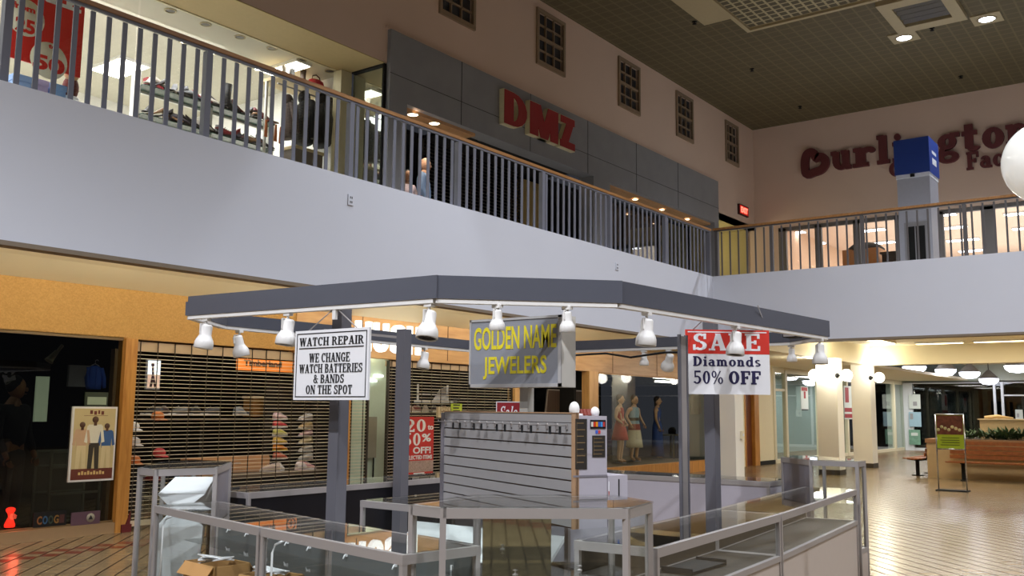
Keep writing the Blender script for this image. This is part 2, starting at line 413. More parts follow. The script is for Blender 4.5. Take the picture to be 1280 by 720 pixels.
def cork_mat():
    m, nt, b, out = new_mat('cork_board')
    tc = nt.nodes.new('ShaderNodeTexCoord'); v = nt.nodes.new('ShaderNodeTexVoronoi'); v.inputs['Scale'].default_value = 60
    nz = nt.nodes.new('ShaderNodeTexNoise'); nz.inputs['Scale'].default_value = 3
    nt.links.new(tc.outputs['Object'], v.inputs['Vector']); nt.links.new(tc.outputs['Object'], nz.inputs['Vector'])
    rp = nt.nodes.new('ShaderNodeValToRGB'); rp.color_ramp.elements[0].color = rgb(172, 128, 64); rp.color_ramp.elements[1].color = rgb(200, 154, 86)
    sp = nt.nodes.new('ShaderNodeSeparateColor'); nt.links.new(v.outputs['Color'], sp.inputs[0])
    nt.links.new(math_node(nt, 'MULTIPLY_ADD', sp.outputs[0], .6, math_node(nt, 'MULTIPLY', nz.outputs['Fac'], .4)), rp.inputs[0])
    nt.links.new(rp.outputs[0], b.inputs['Base Color']); b.inputs['Roughness'].default_value = .7
    return m

M_white = mat('parapet_paint', (222, 226, 236), .55, var=.02, scale=1.5)
M_beige = mat('upper_wall_paint', (226, 200, 182), .8, var=.04, scale=.8)
M_cream = mat('cream_paint', (238, 228, 196), .6, var=.03, scale=1.2)
M_pier = mat('pier_paint', (244, 241, 230), .55, var=.03, scale=1.5)
M_ceil = grid_mat('ceiling_mesh', (98, 88, 62), (118, 106, 76), .3, .04)
M_egg = grid_mat('ceiling_eggcrate', (92, 84, 62), (186, 174, 138), .21, .05)
M_trimc = mat('ceiling_trim_paint', (176, 162, 128), .6)
M_floor = floor_mat()
M_cork = cork_mat()
M_oak = wood('oak_post', (176, 118, 50), (206, 148, 72), 'Z')
M_oakx = wood('oak_panel', (198, 148, 92), (218, 170, 112), 'X', 2.0)
M_rail = wood('handrail_oak', (150, 104, 58), (182, 132, 78), 'X', 4.0)
M_walnut = wood('brown_door', (92, 44, 22), (116, 60, 32), 'Z')
M_lgrey = mat('fascia_grey', (146, 147, 151), .55, var=.14, scale=2.2)
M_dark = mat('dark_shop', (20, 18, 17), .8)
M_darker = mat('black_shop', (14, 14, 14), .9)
M_shopw = mat('shop_white', (230, 228, 220), .7)
M_alu = mat('aluminium', (164, 158, 155), .40, .25, var=.03)
M_aluw = mat('frame_grey', (150, 150, 154), .4, .2)
M_brownlip = mat('lip_brown', (136, 122, 104), .6)
GLASS = glass()
GLASSF = glass('case_front_glass', (.955, .97, .962), .6)
GLASSD = glass('smoked_glass', (.55, .58, .57), 1.0)
M_winpane = mat('window_pane', (58, 60, 66), .12, var=.3, scale=5)
M_winframe = mat('window_frame_paint', (150, 128, 104), .6)

def S(name, mb, m): return struct(mb.build(name, m))

# ------------------------------------------------------------------ floors and ceilings
S('floor', MB().box(-10, -14, -.2, 56, 22, 0), M_floor)
S('ceiling', MB().box(-10, -12, 10.62, 28.6, 11.8, 10.9), M_ceil)
S('ceiling_eggcrate', MB().box(11.5, -4.0, 10.50, 20.2, 8.2, 10.61), M_egg)
mb = MB()
for a in ((11.4, -4.1, 20.3, -4.0), (11.4, 8.2, 20.3, 8.3), (20.2, -4.0, 20.3, 8.2), (11.4, -4.0, 11.5, 8.2)):
    mb.box(a[0], a[1], 10.44, a[2], a[3], 10.62)
S('trim_1', mb, M_trimc)
S('trim_2', MB().box(12.0, 8.36, 10.52, 19.5, 9.02, 10.62), M_trimc)
# upper storey deck and the soffit profile of the left gallery
S('floor_gallery_left', MB().box(-4, 9.25, 4.3, 28.6, 20, 4.5), M_shopw)
S('floor_gallery_back', MB().box(19.9, -8, 4.3, 40, 9.25, 4.5), M_shopw)
prof = [(9.06, 3.125), (9.14, 3.125), (9.14, 3.24), (9.5, 3.42), (9.9, 3.5), (10.5, 3.46), (11.0, 3.33), (11.5, 3.13), (11.5, 3.7), (9.06, 3.7)]
mb = MB()
vs = [(-4, y, z) for y, z in prof]+[(19.65, y, z) for y, z in prof]
n = len(prof)
mb.add(vs, [(i, n+i, n+(i+1) % n, (i+1) % n) for i in range(n)]+[tuple(range(n)), tuple(reversed(range(n, 2*n)))])
S('ceiling_gallery_left', mb, M_cream)
S('trim_3', MB().box(-4, 8.985, 3.085, 19.65, 9.16, 3.13).box(19.63, -8, 3.085, 19.9, 9.0, 3.13), M_brownlip)
# parapets
S('wall_parapet_left', MB().box(-4, 9.0, 3.13, 19.9, 9.2, 4.6).box(-4, 9.0, 4.6, 19.9, 9.2, 4.64), M_white)
S('wall_parapet_back', MB().box(19.65, -8, 3.13, 19.9, 9.0, 4.6).box(19.65, -8, 4.6, 19.9, 9.0, 4.64), M_white)
# ------------------------------------------------------------------ upper walls
U = 11.48
mb = MB()
mb.box(-4, U, 7.71, 11.62, U+.25, 10.62)            # above the shoe shop
WINS = [(13.04, 13.98), (16.27, 17.24), (19.8, 20.74), (22.94, 23.83), (26.19, 27.0)]
ZB, ZT = 9.22, 10.34
x = 11.62
for a, b_ in WINS:
    mb.box(x, U, 8.33, a, U+.25, 10.62); mb.box(a, U, 8.33, b_, U+.25, ZB); mb.box(a, U, ZT, b_, U+.25, 10.62); x = b_
mb.box(x, U, 7.35, 28.5, U+.25, 10.62)
mb.box(25.4, U, 7.35, 27.0, U+.25, 8.33)
S('wall_left', mb, M_beige)
S('wall_soffit_end', MB().box(11.555, 11.5, 7.69, 11.615, 12.5, 7.76), M_beige)
S('wall_back', MB().box(28.3, -8, 7.33, 28.6, U, 10.62).box(28.3, 10.72, 4.5, 28.6, U+.25, 7.33), M_beige)
S('trim_4', MB().box(11.56, U-.05, 8.33, 25.45, U, 8.38), M_beige)
for k, (a, b_) in enumerate(WINS):
    w = sthing('window_%d' % (k+1), (a, U, ZB))
    f = MB()
    t = .07
    f.box(a-t, U-.05, ZB-t-.03, b_+t, U+.02, ZB); f.box(a-t, U-.05, ZT, b_+t, U+.02, ZT+t)
    f.box(a-t, U-.05, ZB, a, U+.02, ZT); f.box(b_, U-.05, ZB, b_+t, U+.02, ZT)
    f.build('window_frame', M_winframe, w)
    zm = (ZB+ZT)/2
    g = MB()
    g.box(a, U-.02, zm-.03, b_, U+.05, zm+.03)
    for i in (1, 2):
        xx = a+(b_-a)*i/3; g.box(xx-.015, U, ZB, xx+.015, U+.05, ZT)
    for z in (ZB+.27, ZT-.27): g.box(a, U, z-.015, b_, U+.05, z+.015)
    g.build('muntin', M_winframe, w)
    MB().box(a, U+.05, ZB, b_, U+.07, ZT).build('pane', M_winpane, w)

# ------------------------------------------------------------------ grey fascia of the upper middle shop
mb = MB()
F0 = 11.40
mb.box(11.62, F0, 7.06, 25.4, U+.3, 8.33)
mb.box(11.62, F0, 4.5, 12.08, U+.3, 7.06)             # left pilaster
mb.box(18.45, F0, 4.5, 19.2, U+.3, 7.06)              # middle pilaster
mb.box(25.1, F0, 4.5, 25.4, U+.3, 7.06)
S('wall_fascia', mb, M_lgrey)
mb = MB()
for x in (13.6, 15.9, 18.2, 20.5, 22.8): mb.box(x-.006, F0-.006, 7.06, x+.006, F0, 8.33)
mb.box(11.62, F0-.004, 7.52, 25.4, F0, 7.53)
S('trim_5', mb, mat('joint_dark', (60, 60, 62), .7))
# recess above the entrance: soffit strips and the rooms behind
S('ceiling_entrance', MB().box(12.08, U+.05, 7.0, 14.2, 11.95, 7.06).box(19.2, U+.05, 7.0, 25.1, 11.95, 7.06), mat('entrance_soffit', (196, 150, 104), .6))
S('ceiling_entrance_dark', MB().box(14.2, U+.05, 7.2, 18.45, 13.0, 7.26), M_dark)
S('wall_shop_upper', MB().box(11.7, 17.0, 4.5, 28.3, 17.2, 7.4).box(18.4, 13.0, 4.5, 18.5, 17.0, 7.4).box(11.62, 13.0, 4.5, 11.72, 17.0, 7.4).box(11.7, 13.0, 7.2, 28.3, 17, 7.3), M_darker)
S('wall_entrance_pier', MB().box(17.7, 12.9, 4.5, 18.45, 13.1, 7.05), mat('yellow_pier', (176, 150, 92), .6))
# corridor at the corner, yellow lit
S('wall_corridor', MB().box(25.4, 14.2, 4.5, 28.5, 14.4, 7.4).box(25.3, U+.2, 4.5, 25.42, 14.2, 7.4).box(28.2, U+.25, 4.5, 28.5, 14.2, 7.4), mat('corridor_yellow', (176, 164, 118), .7))
S('ceiling_corridor', MB().box(25.4, U, 7.35, 28.3, 14.3, 7.45), mat('corridor_yellow', (176, 164, 118), .7))

# ------------------------------------------------------------------ upper back shop: glazed front and its lit room
w = sthing('window_6', (28.3, 10.7, 4.5))
mb = MB()
mb.box(28.3, -8, 7.22, 28.42, 10.72, 7.34); mb.box(28.3, -8, 4.5, 28.42, 10.72, 4.62)
for y, t in ((10.6, .24), (9.48, .2), (8.33, .2), (7.15, .18), (6.02, .2), (4.78, .34), (3.6, .2), (2.4, .2), (1.2, .2)):
    mb.box(28.3, y-t/2, 4.5, 28.42, y+t/2, 7.3)
mb.build('window_frame', mat('shopfront_frame', (112, 108, 106), .5), w)
MB().box(28.35, -8, 4.6, 28.36, 10.7, 7.24).build('pane', GLASS, w)
M_peach = mat('peach_ceiling', (232, 206, 184), .8, var=.02)
S('ceiling_shop_back', MB().box(28.6, -8, 7.9, 44, 11.7, 8.0), M_peach)
S('wall_shop_back', MB().box(44, -8, 4.5, 44.2, 11.7, 8).box(28.6, 11.45, 4.5, 44, 11.7, 8), mat('peach_wall', (220, 186, 156), .8))
S('floor_shop_back', MB().box(28.6, -8, 4.4, 44, 11.7, 4.5), mat('shop_carpet', (150, 130, 112), .9))

# ------------------------------------------------------------------ upper shoe shop room (left)
S('wall_shoe_shop', MB().box(-2, 17.5, 4.5, 11.62, 17.7, 7.8).box(-2.2, U, 4.5, -2, 17.7, 7.8).box(11.55, 12.55, 4.5, 11.62, 17.7, 7.8), M_shopw)
S('ceiling_shoe_shop', MB().box(-2, 12.5, 7.70, 11.62, 17.7, 7.85), mat('shoe_shop_ceiling', (196, 190, 172), .8, var=.02))
S('ceiling_soffit_upper', MB().box(-4, U-.002, 7.69, 11.55, 12.5, 7.708), mat('soffit_yellow', (196, 174, 126), .7))
w = sthing('window_7', (4, 12.45, 4.5))
MB().box(-2, 12.43, 7.675, 11.5, 12.47, 7.70).box(11.3, 12.3, 4.5, 11.56, 12.5, 7.67).box(-2, 12.42, 4.5, 11.5, 12.5, 4.58).build('window_frame', mat('shop_frame_cream', (206, 196, 160), .5), w)
MB().box(-2, 12.44, 4.58, 7.38, 12.452, 7.68).box(7.42, 12.44, 4.58, 11.3, 12.452, 7.68).build('pane', GLASS, w)
w = sthing('window_8', (11.57, 12, 4.5))
MB().box(11.55, 11.49, 7.66, 11.61, 12.3, 7.69).box(11.55, 11.48, 4.5, 11.61, 11.52, 7.69).build('window_frame', M_dark, w)
MB().box(11.6, 11.53, 4.5, 11.615, 12.3, 7.66).build('pane', mat('mirror_pane', (200, 206, 196), .05, .9), w)

# ------------------------------------------------------------------ ground floor: shop fronts along the left wall
mb = MB().box(-4, U, 2.49, 9.78, U+.15, 3.16)
S('wall_header_cork', mb, M_cork)
mb = MB().box(9.78, U-.015, 2.46, 15.55, U+.15, 3.14).box(15.55, U-.015, 2.5, 25.4, U+.15, 3.2)
S('wall_header_wood', mb, M_oakx)
mb = MB()
for x in (11.2, 13.4, 15.55, 17.2, 19.4, 21.6, 23.8): mb.box(x-.008, U-.02, 2.5, x+.008, U-.014, 3.14)
S('trim_6', mb, mat('joint_brown', (110, 74, 40), .7))
S('baseboard_left', MB().box(-4, U-.05, 0, 6.9, U+.1, .135), mat('base_tile', (150, 122, 88), .6))
w = sthing('window_9', (5, U, .14))
MB().box(-4, U, .135, 6.9, U+.05, .16).box(-4, U, 2.46, 6.9, U+.05, 2.5).build('window_frame', mat('thin_frame', (120, 96, 60), .5), w)
MB().box(-4, U+.02, .16, 6.9, U+.03, 2.46).build('pane', GLASSD, w)
S('trim_7', MB().box(6.9, U-.06, .0, 7.07, U+.12, 2.49).box(10.68, U-.04, 0, 10.96, U+.12, 2.49), M_oak)
S('trim_8', MB().slab([(7.0, U-.075, 0), (7.1, U-.075, 0), (7.1, U-.075, .26), ], -.02).box(6.98, U-.08, 0, 7.12, U+.14, .1), mat('red_corner_guard', (96, 26, 28), .5))
# shop rooms behind
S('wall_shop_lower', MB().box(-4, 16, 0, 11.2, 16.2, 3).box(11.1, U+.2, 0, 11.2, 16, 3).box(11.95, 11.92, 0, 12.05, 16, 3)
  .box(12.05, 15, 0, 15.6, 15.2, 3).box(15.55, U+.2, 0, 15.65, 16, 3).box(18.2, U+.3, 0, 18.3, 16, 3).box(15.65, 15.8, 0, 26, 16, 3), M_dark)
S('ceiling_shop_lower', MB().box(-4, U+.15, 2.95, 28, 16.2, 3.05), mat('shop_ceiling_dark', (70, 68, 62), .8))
S('wall_green', MB().box(11.2, 11.86, 0, 12.25, 11.91, 3), mat('pale_green', (186, 204, 186), .6))
S('trim_9', MB().box(15.5, U-.03, 0, 15.72, U+.15, 2.5).box(18.3, U-.05, 0, 18.7, U+.15, 2.5).box(24.75, U-.04, 0, 25.35, U+.15, 2.5), wood('maple_post', (214, 162, 96), (232, 184, 120), 'Z'))
w = sthing('window_10', (21, U, .3))
MB().box(18.7, U, 2.46, 24.8, U+.06, 2.52).box(18.7, U-.05, 0, 24.8, U+.1, .3).build('window_frame', M_oak, w)
MB().box(18.7, U+.02, .3, 24.8, U+.035, 2.46).build('pane', GLASS, w)
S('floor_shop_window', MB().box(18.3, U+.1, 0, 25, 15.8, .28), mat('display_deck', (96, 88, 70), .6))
# wall right of the clothing window, door recess, glazing further along
M_cw = mat('corridor_cream', (230, 220, 190), .6, var=.03)
S('wall_corridor_left', MB().box(25.35, U, 0, 27.2, U+.2, 3.1).box(28.2, U, 0, 29.5, U+.2, 3.1), M_cw)
S('door_1', MB().box(27.2, U+.08, 0, 27.85, U+.14, 2.5), M_walnut)
S('trim_10', MB().box(27.85, U-.03, 0, 28.2, U+.2, 2.6).box(27.14, U-.02, 0, 27.22, U+.2, 2.6).box(27.2, U-.01, 2.5, 28.2, U+.2, 3.1), M_oak)
S('baseboard_corridor', MB().box(28.2, U-.02, 0, 29.5, U, .12), M_darker)
w = sthing('window_11', (36, U, 0))
mb = MB().box(29.5, U, 2.9, 45, U+.1, 3.1)
for x in (29.55, 30.6, 33.8, 37, 40.5, 43.6): mb.box(x-.09, U-.02, 0, x+.09, U+.1, 3.0)
mb.box(29.5, U, 0, 45, U+.1, .12).box(29.6, U, 2.3, 30.6, U+.08, 2.38)
mb.build('window_frame', mat('cream_frame', (220, 212, 184), .5), w)
MB().box(29.5, U+.04, .1, 45, U+.05, 2.95).build('pane', GLASS, w)
S('wall_bank', MB().box(30, 14.5, 0, 46, 14.7, 3.2).box(29.3, U+.1, 0, 29.45, 14.5, 3.2), mat('bank_wall', (164, 180, 176), .7))
S('ceiling_bank', MB().box(29.4, U+.1, 3.0, 46, 14.6, 3.1), mat('bank_ceiling', (84, 96, 96), .8))
# dropped beams round the coffer under the back gallery and the ceilings beyond
S('ceiling_beam', MB().box(19.9, 8.4, 3.05, 29.7, 8.75, 3.64).box(29.4, -8, 3.05, 29.75, 8.4, 3.64), M_cream)
S('ceiling_coffer', MB().box(19.9, -8, 3.62, 29.4, 8.4, 3.7), M_cream)
S('ceiling_corridor_lower', MB().box(19.66, 8.75, 3.08, 46, U, 3.18).box(29.75, -8, 3.75, 46, 8.8, 3.85), M_cream)
S('wall_end', MB().box(45, -8, 3.0, 45.2, 12, 3.9).box(45, 11.3, 0, 45.2, 12.2, 3.0), mat('end_header', (176, 184, 172), .7))
S('wall_end_room', MB().box(49, -8, 0, 49.2, 14, 3.2), M_darker)
w = sthing('window_12', (45, 7, 0))
mb = MB().box(45, -8, 0, 45.1, 11.4, .12).box(45, -8, 2.95, 45.1, 11.4, 3.05)
for y, t in ((11.25, .4), (7.72, .1), (7.42, .1), (3.6, .2)): mb.box(44.95, y-t/2, 0, 45.1, y+t/2, 3.0)
mb.box(45, -8, 2.4, 45.1, 7.4, 2.46)
mb.build('window_frame', mat('white_frame', (206, 210, 214), .4), w)
MB().box(45.03, -8, .12, 45.04, 11.1, 2.95).build('pane', GLASSD, w)
# piers
for k, (x0, y0, x1, y1, zt) in enumerate(((19.7, 8.55, 20.15, 9.0, 3.12), (25.22, 8.08, 25.7, 8.62, 3.06), (29.38, 8.42, 29.9, 8.98, 3.1))):
    p = sthing('wall_pier_%d' % (k+1), (x0, y0, 0))
    MB().box(x0, y0, .0, x1, y1, zt).build('shaft', M_pier, p)
    MB().box(x0-.012, y0-.012, 0, x1+.012, y1+.012, .13).build('base', mat('pier_base', (70, 62, 52), .6), p)

# cove and shop lamps that belong to the setting
for x in (0.5, 4.5, 8.5, 12.5, 16.5):
    area((x, 9.22, 3.30), 84, 4.0, .08, (1.0, .95, .80), (x, 10.4, 3.5))
for x, p in ((4.2, 17), (6.4, 17), (8.8, 15), (11.5, 13), (14, 15), (17, 24), (20, 28), (23, 26)):
    spot((x, 9.9, 3.44), p, 150, (1.0, .86, .62), (x, 11.4, 2.2), .8, .1)
# ------------------------------------------------------------------ jewellery kiosk
def proj_x(p):
    d = Vector(p)-CAM
    return 640+FPX*d.dot(_R)/d.dot(_f)
def on_line(a, b_, px):
    """point of the segment a-b seen at image column px"""
    a = Vector(a); b_ = Vector(b_); lo, hi = -.2, 1.2
    s = 1 if proj_x(a) < proj_x(b_) else -1
    for _ in range(50):
        m = (lo+hi)/2
        if (proj_x(a.lerp(b_, m))-px)*s < 0: lo = m
        else: hi = m
    return a.lerp(b_, lo)
M_lam = mat('laminate_cream', (186, 174, 164), .45, var=.03)
M_lamg = mat('laminate_grey', (124, 120, 127), .5, var=.03)
M_lamw = mat('laminate_lavender', (178, 173, 182), .5, var=.03)
M_deck = mat('case_deck', (54, 46, 37), .6, var=.12)
M_back = mat('case_back', (92, 96, 97), .4, var=.05)
M_blackp = mat('black_panel', (20, 19, 24), .35)
M_paper = mat('white_paper', (236, 236, 238), .7)
M_card = mat('cardboard', (170, 128, 76), .8, var=.08)
M_beam = mat('beam_grey', (84, 86, 95), .3, var=.03)
M_post = mat('post_grey', (98, 97, 103), .45, var=.03)
M_lampw = mat('lamp_white', (228, 226, 222), .35)
M_lens = mat('lamp_inside', (48, 42, 40), .3)
M_tray = mat('black_tray', (16, 15, 16), .6)

def display_case(label, p0, p1, depth, ztop, zdeck, backm=M_back, basem=M_lam, shelf=None, group=None, clips=0, solid=None):
    p0 = Vector((p0[0], p0[1])); p1 = Vector((p1[0], p1[1])); L = (p1-p0).length
    rz = math.atan2(p1.y-p0.y, p1.x-p0.x)
    t = thing('display_case', label, 'display case', (p0.x, p0.y, 0), rz, group)
    w = .025
    f = MB()
    for x in (w/2, L-w/2):
        for y in (w/2, depth-w/2): f.bar((x, y, .08), (x, y, ztop), w)
    for z, h in ((ztop-.02, .04), (zdeck, .03)):
        f.bar((-.001, w/2, z), (L+.001, w/2, z), h+.002, w+.003, (0, 1, 0)); f.bar((-.001, depth-w/2, z), (L+.001, depth-w/2, z), h+.002, w+.003, (0, 1, 0))
        f.bar((w/2, w, z), (w/2, depth-w, z), w, h); f.bar((L-w/2, w, z), (L-w/2, depth-w, z), w, h)
    f.build('frame', M_alu, t, False)
    MB().box(.005, .005, ztop, L-.005, depth-.005, ztop+.006).build('glass_top', GLASS, t, False)
    if solid:
        MB().box(w, .006, zdeck+.015, L-w, .02, ztop-.04).build('rear_doors', solid, t, False)
        for x in (.006, L-.016): MB().box(x, w, zdeck+.015, x+.01, depth-w, ztop-.04).build('end_panel', solid, t, False)
    else:
        MB().box(w, .012, zdeck+.015, L-w, .017, ztop-.04).build('glass_front', GLASSF, t, False)
        MB().box(w, depth-.02, zdeck+.015, L-w, depth-.008, ztop-.04).build('back_panel', backm, t, False)
    MB().box(w, w, zdeck-.012, L-w, depth-w, zdeck+.012).build('deck', M_deck, t, False)
    if shelf:
        s_ = MB()
        for z in shelf: s_.box(w, depth*.45, z, L-w, depth-.03, z+.006)
        s_.build('glass_shelf', GLASS, t, False)
    MB().box(.006, .008, .1, L-.006, depth-.008, zdeck-.015).build('base_panel', basem, t, False)
    MB().box(.03, .05, 0, L-.03, depth-.05, .1).build('kick', M_darker, t, False)
    for k in range(clips):
        x = L*(.14+.72*k/max(1, clips-1))
        MB().box(x-.006, depth-.03, ztop-.16, x+.006, depth-.02, ztop-.1).tube([(x, depth-.034, ztop-.15), (x, depth-.045, ztop-.17)], .004, 6).build('clip', M_paper, t, False)
    if clips:
        MB().tube([(.05, .04, zdeck+.02), (.05, .04, ztop-.12), (.06, .05, ztop-.08), (.09, .08, ztop-.06)], .006, 8).build('lamp_cable', M_paper, t, False)
    return t

def tower(label, poly, ztop, zb, solids=(), shelf=None, backs=()):
    cx = sum(p[0] for p in poly)/len(poly); cy = sum(p[1] for p in poly)/len(poly)
    t = thing('display_tower', label, 'display case', (cx, cy, 0))
    f = MB(); g = MB(); sp = MB(); n = len(poly)
    cen = Vector((cx, cy, 0)); w = .026
    ins = []
    for x, y in poly:
        d = (Vector((x, y, 0))-cen); d = d*(1-.022/d.length); ins.append((cx+d.x, cy+d.y))
    for i in range(n):
        a = ins[i]; b_ = ins[(i+1) % n]
        ang = math.atan2(b_[1]-a[1], b_[0]-a[0])
        f.bar((a[0], a[1], .08), (a[0], a[1], ztop), w, w, (math.cos(ang), math.sin(ang), 0))
        f.bar((a[0], a[1], ztop-.021), (b_[0], b_[1], ztop-.021), w, .042)
        f.bar((a[0], a[1], zb), (b_[0], b_[1], zb), w*.9, .035)
        A = Vector((a[0], a[1], 0)); B = Vector((b_[0], b_[1], 0))
        tgt = sp if i in solids else g
        e = (B-A).normalized()*.017
        if (B-A).length > .08:
            tgt.bar(A+e+Vector((0, 0, (zb+ztop)/2)), B-e+Vector((0, 0, (zb+ztop)/2)), .006, ztop-zb-.06)
    f.build('frame', M_alu, t)
    g.build('glass_sides', GLASSF, t)
    if solids: sp.build('side_panel', M_lamg, t)
    MB().prism(poly, ztop, ztop+.007).build('glass_top', GLASS, t)
    sh = [(cx+(x-cx)*.9, cy+(y-cy)*.9) for x, y in poly]
    MB().prism(sh, zb-.01, zb+.012).build('deck', M_deck, t)
    MB().prism([(cx+(x-cx)*.97, cy+(y-cy)*.97) for x, y in poly], .08, zb-.02).build('base_panel', M_lam, t)
    MB().prism(sh, 0, .08).build('kick', M_darker, t)
    if shelf:
        for z in shelf: MB().prism([(cx+(x-cx)*.82, cy+(y-cy)*.82) for x, y in poly], z, z+.007).build('glass_shelf', GLASS, t)
    return t

M_wback = mat('case_back_brown', (66, 56, 46), .5)
ZC, ZT_ = 1.0, 1.2
display_case('low glass case beside the left tower, cardboard boxes inside', (3.45, 5.29), (3.172, 3.945), .43, ZC, .42, clips=5, shelf=(.78,))
display_case('low glass case running from the front tower, white clips and cable inside', (3.168, 3.925), (2.965, 2.76), .43, ZC, .42, clips=3, shelf=(.78, .6))
display_case('long low case right of the front tower with a black tray on its deck', (3.83, 2.04), (5.585, 2.15), .42, ZC, .745, backm=M_wback)
display_case('low case next to the right tower, empty dark deck above cream base', (5.6, 2.15), (7.8, 2.37), .42, ZC, .745, backm=M_wback)
TC = [(3.02, 2.79), (3.0, 2.6), (3.51, 1.99), (3.80, 2.04), (3.97, 2.34), (3.53, 2.84)]
TL = [(3.53, 5.62), (3.51, 5.40), (3.88, 5.27), (4.36, 5.76), (4.30, 6.12), (4.06, 6.15)]
TR = [(8.27, 3.17), (7.89, 2.77), (7.94, 2.39), (8.14, 2.39), (8.62, 2.9), (8.6, 3.17)]
tower('tall corner showcase at the front of the kiosk with a glass shelf', TC, ZT_, .55, shelf=(.9,))
tower('tall corner showcase at the left end holding a white folded ramp', TL, 1.21, .42, solids=(2,))
tower('tall corner showcase at the far right end with a grey side panel', TR, 1.21, .5, solids=(0,), shelf=(.86,))
display_case('rear counter with black doors facing into the kiosk', (4.38, 5.58), (7.95, 5.58), .46, ZC, .5, solid=M_blackp)
display_case('right hand counter with pale lavender doors facing into the kiosk', (8.07, 5.3), (8.07, 3.2), .46, ZC, .5, solid=M_lamw)
# centre island under the slat wall
display_case('glass island counter in the middle of the kiosk', (4.52, 4.6), (4.50, 2.95), .95, ZC, .55, backm=M_lamw)
t = tag(MB().slab([(4.56, 4.4, .6), (4.56, 3.2, .6), (4.86, 3.2, .84), (4.86, 4.4, .84)], .02).box(4.56, 3.2, .565, 4.58, 4.4, .60).build('white_board', M_paper), 'sloping white board inside the island counter', 'board')
# black tray lying on the right deck
tag(MB().box(4.62, 2.26, .76, 5.05, 2.44, .775).box(4.62, 2.26, .775, 4.63, 2.44, .79).box(5.04, 2.26, .775, 5.05, 2.44, .79).build('tray', M_tray), 'flat black tray lying in the low case right of the front tower', 'tray')

# cardboard boxes and papers
def carton(label, c, sx, sy, h, rz, z):
    t = thing('cardboard_box', label, 'box', (c[0], c[1], z), rz, None)
    m = MB(); k = .008
    m.box(-sx/2, -sy/2, 0, sx/2, sy/2, k)
    m.box(-sx/2, -sy/2, 0, -sx/2+k, sy/2, h).box(sx/2-k, -sy/2, 0, sx/2, sy/2, h).box(-sx/2, -sy/2, 0, sx/2, -sy/2+k, h).box(-sx/2, sy/2-k, 0, sx/2, sy/2, h)
    m.build('carton', M_card, t, False)
    fl = MB()
    fl.bar((-sx/2, 0, h), (-sx/2-.05, 0, h-.06), sy*.9, .004); fl.build('flap', M_card, t, False)
    MB().bar((sx/2, 0, h), (sx/2+.05, 0, h-.06), sy*.9, .004).build('flap', M_card, t, False)
    return t
carton('open cardboard box in the left low case with white papers on top', (3.43, 4.62), .22, .34, .3, -.1, .435)
carton('cardboard box half hidden behind the first one in the left low case', (3.47, 4.2), .2, .3, .27, .08, .435)
def paper_stack(label, c, z, rz, n=3):
    m = MB()
    for k in range(n):
        M = Matrix.Translation((c[0], c[1], z+.008*k)) @ Matrix.Rotation(rz+.5*k, 4, 'Z') @ Matrix.Rotation(.2*(k-1), 4, 'X')
        m.box(-.05, -.09, 0, .05, .09, .006, M)
    return tag(m.build('paper', M_paper), label, 'paper')
paper_stack('white papers heaped on the front cardboard box', (3.42, 4.62), .742, .3)
paper_stack('white papers on the rear cardboard box', (3.47, 4.2), .712, -.4)
tag(MB().slab([(3.12, 3.1, .435), (3.35, 3.1, .435), (3.38, 3.6, .435), (3.15, 3.6, .435)], .01).build('paper', M_paper), 'white sheet lying flat in the low case left of the front tower', 'paper')
tag(MB().slab([(3.14, 2.5, .563), (3.5, 2.12, .563), (3.72, 2.3, .563), (3.4, 2.62, .563)], .012).build('paper', M_paper), 'white sheet on the floor of the front tower', 'paper')
# little ornaments on the tower's shelf
for k, (x, y, lab) in enumerate(((3.33, 2.45, 'small silver watch stand on the front tower shelf, left'), (3.6, 2.3, 'small silver watch stand on the front tower shelf, right'))):
    tag(MB().lathe([(.0005, 0), (.012, 0), (.012, .004), (.003, .008), (.003, .016), (.012, .02), (.0005, .024)], (x, y, .9075), 12).build('watch_stand', M_alu), lab, 'stand')
# white folded ramp in the left tower
m = MB()
m.slab([(3.62, 5.52, 1.04), (3.86, 5.36, 1.04), (4.18, 5.7, 1.11), (4.0, 5.9, 1.11)], .008)
m.slab([(3.62, 5.52, 1.04), (3.86, 5.36, 1.04), (3.75, 5.40, 0.95), (3.68, 5.45, 0.95)], .006)
m.slab([(3.68, 5.45, 0.95), (3.75, 5.40, 0.95), (3.84, 5.335, 0.84), (3.585, 5.475, 0.84)], .006)
m.slab([(4.18, 5.7, 1.11), (4.0, 5.9, 1.11), (4.05, 5.8, .435), (4.1, 5.75, .435)], .008)
m.slab([(3.585, 5.475, 0.84), (3.84, 5.335, 0.84), (3.84, 5.37, .435), (3.62, 5.50, .435)], .006)
tag(m.build('display_ramp', M_paper), 'white folded card ramp standing inside the left corner tower', 'display ramp')

# mirror door closing part of the front tower's back
a_ = Vector((3.53, 2.84, 0)); b2 = Vector((3.97, 2.34, 0)); e_ = (b2-a_).normalized(); n_ = Vector((e_.y, -e_.x, 0))
n_ = n_ if n_.dot(Vector((-1, -1, 0))) > 0 else -n_
m = MB().bar(a_+e_*.04+n_*.03+Vector((0, 0, .865)), a_+e_*.36+n_*.03+Vector((0, 0, .865)), .006, .56)
twr = [o for o in bpy.data.objects if o.name.startswith('display_tower')][0]
m.build('mirror_door', mat('mirror', (200, 206, 200), .03, 1.0), twr)
